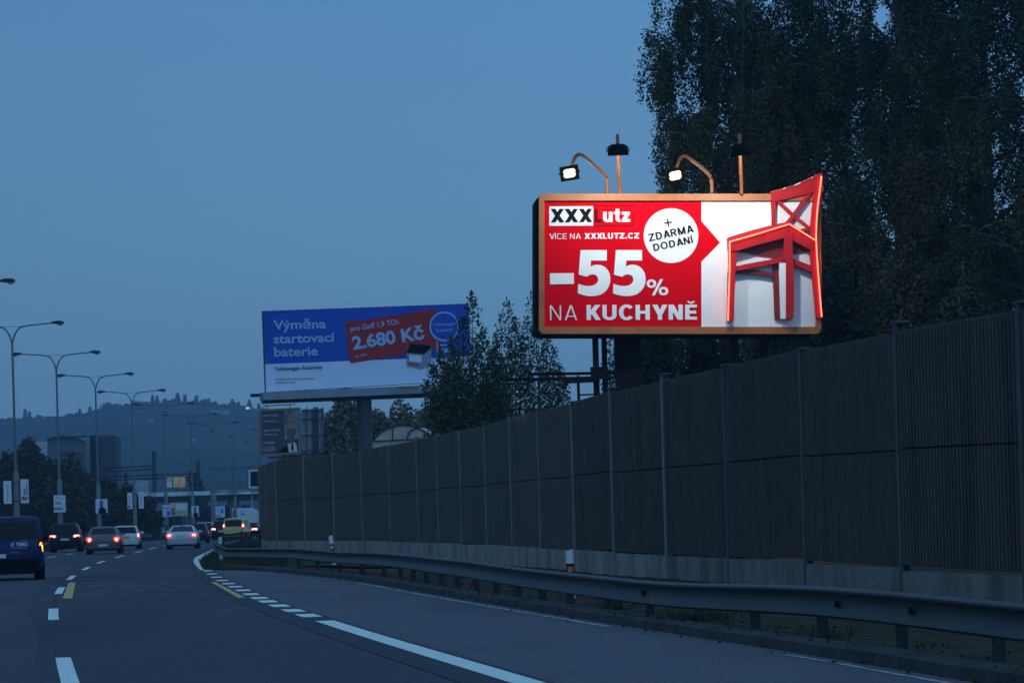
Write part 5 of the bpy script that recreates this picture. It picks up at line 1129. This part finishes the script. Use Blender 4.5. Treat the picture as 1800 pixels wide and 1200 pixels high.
# ================================================================== VEHICLES
def sect(w, zb, zt, y, fl=0.0):
    h = zt-zb
    half = [(0, zb), (w*.84, zb), (w*.95, zb+.10), (w, zb+.34*h), (w*.992, zb+.62*h), (w*.955, zt-.10*h), (w*.88, zt-.02*h), (w*.6, zt+.012), (0, zt+.02)]
    return [(x, y, z) for x, z in half]+[(-x, y, z) for x, z in half[-2:0:-1]]
def car(name, label, cat, px, d, head, p, group='cars driving away on the road', body_m=None, on=True, flip=False):
    """p: L, W, H, clearance, stations [(y, w, zb, zt)], cabin (yr0, yr1, yf1, yf0, w0, w1, belt), wheel radius, wheel ys, lights, plate ..."""
    x0 = P(px, 940, d)[0]
    t = thing(name, label, cat, (x0, d, 0), -head+(math.pi if flip else 0), group)
    Lc, Wc, Hc = p['L'], p['W'], p['H']; hw = Wc/2
    st = p['st']
    body = MB().loft([sect(w*hw, zb, zt, y) for y, w, zb, zt in st])
    yr0, yr1, yf1, yf0, w0, w1, belt = p['cabin']; r = .10
    def cab(tz):
        z = belt+(Hc-belt)*tz; yr = yr0+(yr1-yr0)*tz; yf = yf0+(yf1-yf0)*tz; w = (w0+(w1-w0)*tz)*hw
        return z, yr, yf, w
    rings = []
    for tz, ins in ((-.12, 0), (0, 0), (.5, -.012), (.86, .0), (.96, .035), (1.0, .14), (1.015, .35)):
        z, yr, yf, w = cab(min(tz, 1.0)); z += max(0, tz-1)*(Hc-belt)
        yr += ins; yf -= ins; w -= ins; c_ = r
        rings.append([(-w+c_, yr, z), (w-c_, yr, z), (w-.03, yr+.03, z), (w, yr+c_, z), (w, yf-c_, z), (w-.03, yf-.03, z), (w-c_, yf, z), (-w+c_, yf, z), (-w+.03, yf-.03, z), (-w, yf-c_, z), (-w, yr+c_, z), (-w+.03, yr+.03, z)])
    body.loft(rings)
    bo = body.build('body', body_m, t, world=False, smooth=True, ang=42)
    def sface(tz, f, side):   # point on the side glass: f from rear to front
        z, yr, yf, w = cab(tz); return (side*(w+.016), yr+(yf-yr)*f, z)
    a0, a1 = p.get('glass', (.10, .86))
    z, yr, yf, w = cab(a0); z2, yr2, yf2, w2 = cab(a1); ins = p.get('pillar', .10)
    MB().face([(-w+ins, yr-.016, z), (w-ins, yr-.016, z), (w2-ins*.9, yr2-.016, z2), (-w2+ins*.9, yr2-.016, z2)]).build('rear_window', 'glass', t, world=False)
    MB().face([(-w+.1, yf+.016, z), (w-.1, yf+.016, z), (w2-.09, yf2+.016, z2), (-w2+.09, yf2+.016, z2)]).build('windscreen', 'glass', t, world=False)
    for s in (-1, 1):
        for f0, f1, g0, g1 in p.get('sidewin', ((.10, .46, .14, .47), (.50, .84, .50, .80))):
            MB().face([sface(a0+.02, f0, s), sface(a0+.02, f1, s), sface(a1-.02, g1, s), sface(a1-.02, g0, s)]).build('side_window', 'glass', t, world=False)
        mz = belt+.06; my = yf0-.35
        MB().box((s*(hw*w0+.12), my, mz), (.2, .09, .15)).bar((s*hw*w0*.95, my+.02, mz-.05), (s*(hw*w0+.1), my+.02, mz-.05), .04, .04).build('mirror', 'black_plastic' if p.get('blackmirror') else body_m, t, world=False)
    wr = p['wr']; wx = hw-.13
    for y in p['wy']:
        for s in (-1, 1):
            n = 20; c_ = lambda x, rr: [(x, y+rr*math.cos(2*math.pi*i/n), wr+rr*math.sin(2*math.pi*i/n)) for i in range(n)]
            wl_ = thing('wheel', None, None); wl_.parent = t
            bpy.data.objects.remove(wl_)
            ty = MB().loft([c_(s*(wx-.12), wr*.7), c_(s*(wx-.12), wr*.93), c_(s*(wx-.08), wr), c_(s*(wx+.07), wr), c_(s*(wx+.115), wr*.92), c_(s*(wx+.115), wr*.66)]).build('wheel', 'tyre', t, world=False, smooth=True, ang=40)
            MB().loft([c_(s*(wx+.10), wr*.66), c_(s*(wx+.118), wr*.6), c_(s*(wx+.09), wr*.5), c_(s*(wx+.09), wr*.12), c_(s*(wx+.115), wr*.08)]).build('rim', 'rim', ty, world=False, smooth=True, ang=30)
            MB().loft([c_(s*(hw*.9), wr*1.16), c_(s*(hw*1.004), wr*1.16)]).build('wheel_arch', 'black_plastic', bo, world=False)
    yb = st[0][0]
    zb = p['bumper']
    MB().loft([[( x, y, z) for x, y, z in ((-hw*.93, yb+.35, zb[0]), (-hw*.80, yb-.02, zb[0]), (hw*.80, yb-.02, zb[0]), (hw*.93, yb+.35, zb[0]))], [(x, y, z) for x, y, z in ((-hw*.97, yb+.35, zb[1]), (-hw*.84, yb-.045, zb[1]), (hw*.84, yb-.045, zb[1]), (hw*.97, yb+.35, zb[1]))]]).build('bumper', p.get('bumper_m', body_m), t, world=False)
    MB().box((0, yb+.25, .26), (Wc*.7, .4, .16)).build('underbody', 'black_plastic', t, world=False)
    for s in (-1, 1):
        pts = [(s*x, yb-.02 if x < hw*.72 else yb+.10*(x-hw*.72)/(hw*.28)-.02, z) for x, z in [(a*hw, b_) for a, b_ in p['light']]]
        li = MB().prism(pts, (0, .22, 0)).build('taillight', 'lamp_red' if on and not p.get('dark_housing') else 'lamp_off', t, world=False)
        if on:
            cxx = sum(q[0] for q in pts)/len(pts); czz = sum(q[2] for q in pts)/len(pts)-p.get('core_drop', 0); k = p.get('core', .55)
            MB().prism([(cxx+(q[0]-cxx)*k, q[1]-.012, czz+(q[2]-czz-p.get('core_drop', 0))*k) for q in pts], (0, .03, 0)).build('bulb', p.get('core_m', 'lamp_core'), li, world=False)
        if flip: MB().prism([(s*hw*.62, st[-1][0]+.012, .66), (s*hw*.9, st[-1][0]-.1, .66), (s*hw*.9, st[-1][0]-.1, .78), (s*hw*.62, st[-1][0]+.012, .76)], (0, .02, 0)).build('headlight', 'lamp_clear', t, world=False)
    pz = p['plate']
    MB().box((p.get('plate_x', 0), yb-.055, pz), (.50, .015, .115)).build('number_plate', p.get('plate_m', 'plate'), t, world=False)
    if 'highlight' in p:
        z = p['highlight']; MB().box((0, cab(.95)[1]-.01, z), (.35, .03, .03)).build('brake_strip', 'lamp_red' if p.get('strip_on') else 'lamp_off', t, world=False)
    for q in p.get('exhaust', []): MB().tube([(q, yb-.03, .27), (q, yb+.2, .27)], .035, 8).build('exhaust_pipe', 'rim', t, world=False)
    return t
M['p_blue'] = mat('p_blue', (.006, .013, .085), .4, metal=.0, var=.08, scale=2, spec=.3)
M['p_black'] = mat('p_black', (.004, .004, .005), .4, metal=.0, var=.2, scale=2, spec=.3)
M['p_grey'] = mat('p_grey', (.15, .115, .11), .38, metal=.2, var=.1, scale=2, coat=.2)
M['p_white'] = mat('p_white', (.70, .68, .62), .35, var=.06, scale=2, coat=.5)
M['p_silver'] = mat('p_silver', (.58, .58, .60), .35, metal=.3, var=.08, scale=2, coat=.6)
M['p_dark'] = mat('p_dark', (.012, .014, .016), .4, metal=.1, var=.1, scale=2, coat=.1)
M['p_beige'] = mat('p_beige', (.30, .28, .25), .38, metal=.3, var=.08, scale=2, coat=.4)
M['p_yellow'] = mat('p_yellow', (.60, .41, .12), .4, var=.08, scale=2, coat=.4)
saloon = dict(L=4.7, W=1.84, H=1.44, st=[(0, .74, .36, .84), (.05, .86, .28, .98), (.3, .95, .24, 1.02), (1.0, .99, .22, 1.0), (2.3, 1.0, .2, .97), (3.4, .99, .2, .94), (4.2, .95, .22, .82), (4.6, .85, .26, .70), (4.7, .7, .34, .6)], cabin=(.62, 1.35, 2.75, 3.55, .91, .68, .97), wr=.32, wy=(1.0, 3.7), light=[(.60, .78), (.70, .64), (.84, .62), (.97, .80), (.95, .90), (.66, .90)], bumper=(.30, .56), plate=.47, pillar=.13, exhaust=(-.5,), highlight=1.36)
suv = dict(L=4.45, W=1.85, H=1.70, st=[(0, .84, .42, .92), (.04, .93, .34, 1.02), (.25, .97, .30, 1.08), (1.0, 1.0, .28, 1.07), (2.4, 1.0, .27, 1.05), (3.3, .99, .27, 1.03), (4.0, .95, .28, .95), (4.35, .86, .32, .82), (4.45, .72, .4, .7)], cabin=(.10, .52, 2.5, 3.3, .93, .72, 1.05), wr=.36, wy=(.85, 3.45), light=[(.52, .94), (.56, .88), (.92, .87), (.97, .92), (.95, 1.02), (.58, 1.02)], bumper=(.36, .62), bumper_m='black_plastic', plate=.76, glass=(.06, .80), pillar=.13, highlight=1.66, exhaust=(-.45, .45))
van = dict(L=4.38, W=1.81, H=1.80, st=[(0, .90, .40, 1.0), (.03, .95, .32, 1.08), (.2, .985, .28, 1.1), (1.0, 1.0, .26, 1.1), (2.6, 1.0, .25, 1.08), (3.4, .99, .25, 1.02), (4.0, .95, .26, .90), (4.3, .85, .3, .78), (4.38, .7, .38, .66)], cabin=(.03, .16, 2.7, 3.6, .97, .84, 1.08), wr=.33, wy=(.75, 3.45), light=[(.83, .78), (.83, 1.14), (.86, 1.22), (.95, 1.22), (.985, 1.1), (.985, .80)], bumper=(.34, .60), bumper_m='black_plastic', plate=.70, plate_x=-.42, glass=(.14, .80), pillar=.15, highlight=1.76, blackmirror=True, core=.5)
estate = dict(L=4.3, W=1.74, H=1.46, st=[(0, .84, .38, .86), (.04, .92, .30, .95), (.25, .97, .26, .98), (1.0, 1.0, .24, .98), (2.3, 1.0, .22, .95), (3.2, .98, .22, .92), (3.9, .94, .24, .82), (4.2, .84, .28, .70), (4.3, .7, .36, .6)], cabin=(.06, .38, 2.4, 3.2, .94, .74, .96), wr=.31, wy=(.8, 3.4), light=[(.84, .70), (.84, .98), (.90, 1.02), (.98, .96), (.99, .72)], bumper=(.30, .52), plate=.76, plate_m='plate_yellow', glass=(.06, .86), pillar=.10)
coupe = dict(saloon); coupe.update(L=4.9, W=1.88, H=1.39, st=[(0, .70, .36, .82), (.06, .85, .28, .97), (.35, .95, .24, 1.02), (1.0, .995, .22, 1.0), (2.4, 1.0, .2, .96), (3.6, .99, .2, .92), (4.4, .94, .22, .80), (4.8, .84, .26, .68), (4.9, .7, .34, .58)], cabin=(.70, 1.75, 2.95, 3.85, .90, .66, .96), light=[(.55, .88), (.62, .74), (.90, .70), (.98, .80), (.93, .90), (.78, .93)], bumper=(.30, .60), plate=.80, exhaust=(-.55, .55), wr=.33)
hatch = dict(estate); hatch.update(L=4.1, H=1.50, plate_m='plate')
taxi = dict(van); taxi.update(H=1.84, plate_x=0, light=[(.80, 1.10), (.80, 1.36), (.88, 1.38), (.95, 1.30), (.96, 1.12)], plate=.62, bumper_m='p_yellow', glass=(.12, .82), core=.7)
hd = lambda y: math.atan((D1(y+4)-D1(y-4))/8)
dv = 80.0
v_ = car('van', 'dark blue lettered van cut off by the left edge, amber tail lamp lit', 'van', 20, dv, hd(80)-.05, dict(van, core_m='lamp_amber', dark_housing=True, core_drop=.10, core=.62), body_m='p_blue')
# van lettering on the rear door (local rear plane)
vx, vy = v_.location.x, v_.location.y
pv = Plane((vx, vy-.02, 1), (math.cos(v_.rotation_euler.z), math.sin(v_.rotation_euler.z), 0), (0, 0, 1))
def flat_letter(body, p0, p1, cap, off, m='ad_white'):
    o = lettering(pv, body, p0, p1, cap, m, None, .035, off)
    o.parent = v_; o.matrix_parent_inverse = (Matrix.Translation(v_.location) @ Matrix.Rotation(v_.rotation_euler.z, 4, 'Z')).inverted()
    return o
flat_letter('TEMO', (28.2, 959.6), (48.3, 959.2), 6.6, .03)
for q, m_, nm in (([(18.3, 959.8), (20.3, 953.4), (25.2, 952.8), (23.6, 959.8)], 'ad_cyan', 'logo'), ([(20.2, 956.6), (25.2, 955.8), (24.9, 957), (20, 957.6)], 'p_blue', 'logo_stripe'), ([(18.3, 962.2), (47.8, 962), (47.8, 963.2), (18.3, 963.4)], 'ad_grey', 'small_lettering'), ([(18.3, 970.3), (36, 970.2), (36, 971.4), (18.3, 971.5)], 'ad_grey', 'small_lettering'), ([(35, 949.8), (47.5, 949.6), (47.5, 950.5), (35, 950.7)], 'ad_grey', 'small_lettering')):
    w_ = .045 if nm == 'logo_stripe' else .035
    o = MB().face(pv.poly(q, w_)).build(nm, m_, None); o.parent = v_; o.matrix_parent_inverse = (Matrix.Translation(v_.location) @ Matrix.Rotation(v_.rotation_euler.z, 4, 'Z')).inverted()
car('suv', 'black SUV with twin round tail lamps left of the grey saloon', 'car', 113.5, 168, hd(168), dict(suv, core=.75), body_m='p_black')
car('saloon_car', 'grey saloon car with slanted red tail lamps, nearest in the middle lane', 'car', 180.5, 150, hd(150)-.01, saloon, body_m='p_grey')
car('estate_car', 'white estate car with a yellow plate half behind the grey saloon', 'car', 220.5, 178, hd(178), estate, body_m='p_white')
car('saloon_car', 'silver rounded saloon alone in the right lane', 'car', 319, 167, hd(167)+.02, coupe, body_m='p_silver')
car('hatchback', 'dark hatchback just ahead of the silver saloon', 'car', 344, 215, hd(215), dict(hatch, W=1.8), body_m='p_dark', on=False)
car('hatchback', 'beige hatchback with one bright red lamp beyond the dark hatchback', 'car', 359, 252, hd(252), dict(hatch, H=1.6, W=1.8, core=.9), body_m='p_beige')
car('estate_car', 'dark estate with a red lamp half hidden by the yellow taxi', 'car', 389, 250, hd(250)+.1, dict(suv, core=.9), body_m='p_dark')
car('taxi_van', 'yellow van taxi with high red lamps behind the railing', 'van', 410.5, 232, hd(232)+.12, taxi, body_m='p_yellow')
car('saloon_car', 'dark saloon with joined red lamps right of the yellow taxi', 'car', 435, 262, hd(262)+.12, dict(saloon, core=.9, light=[(.45, .76), (.45, .90), (.97, .92), (.97, .74)]), body_m='p_black')
# distant lorry with a white box
t = thing('lorry', 'distant white box lorry beside the end of the noise barrier', 'lorry', (P(440, 935, 330)[0], 330, 0))
A, B = P(433.5, 905, 330), P(448, 905, 330); xm, w = (A[0]+B[0])/2, 2.4
MB().box((xm, 333, 2.0), (w*.62, 6, 1.9)).build('cargo_box', 'p_white', t); MB().box((xm, 332.9, .85), (w*.6, 6, .35)).build('chassis', 'black_plastic', t); MB().box((xm, 337.3, 1.5), (w*.6, 1.8, 1.8)).build('cab', 'p_white', t)
for s in (-.55, .55):
    for y in (331.5, 337): MB().tube([(xm+s-.14, y, .45), (xm+s+.14, y, .45)], .45, 14).build('wheel', 'tyre', t)
# oncoming cars beyond the central strip
for k, (px, d, m_, lab, pp) in enumerate([(252, 330, 'p_grey', 'pale oncoming car beyond the central strip right of the fourth lamp', estate), (266, 345, 'p_beige', 'silver oncoming car between two pale cars beyond the strip', saloon), (285, 350, 'p_grey', 'rounded pale oncoming car just left of the silver saloon roof', taxi)]):
    car('oncoming_car', lab, 'car', px, d, hd(d), dict(pp, bumper_m='black_plastic'), 'oncoming cars beyond the central strip', body_m=m_, on=False, flip=True)

# ================================================================== HAZE
hm = bpy.data.materials.new('haze'); hm.use_nodes = True
n, l = hm.node_tree.nodes, hm.node_tree.links
n.clear(); ho = n.new('ShaderNodeOutputMaterial'); pvn = n.new('ShaderNodeVolumePrincipled')
pvn.inputs['Color'].default_value = (.60, .82, 1.0, 1); pvn.inputs['Density'].default_value = 2.8e-4; pvn.inputs['Anisotropy'].default_value = .2
l.new(pvn.outputs[0], ho.inputs['Volume'])
M['haze'] = hm
hz_ = MB().box((0, 1000, 62), (2400, 2800, 127)).build('haze', 'haze'); hz_['kind'] = 'stuff'; hz_['label'] = 'thin blue evening haze over the whole scene'; hz_['category'] = 'haze'
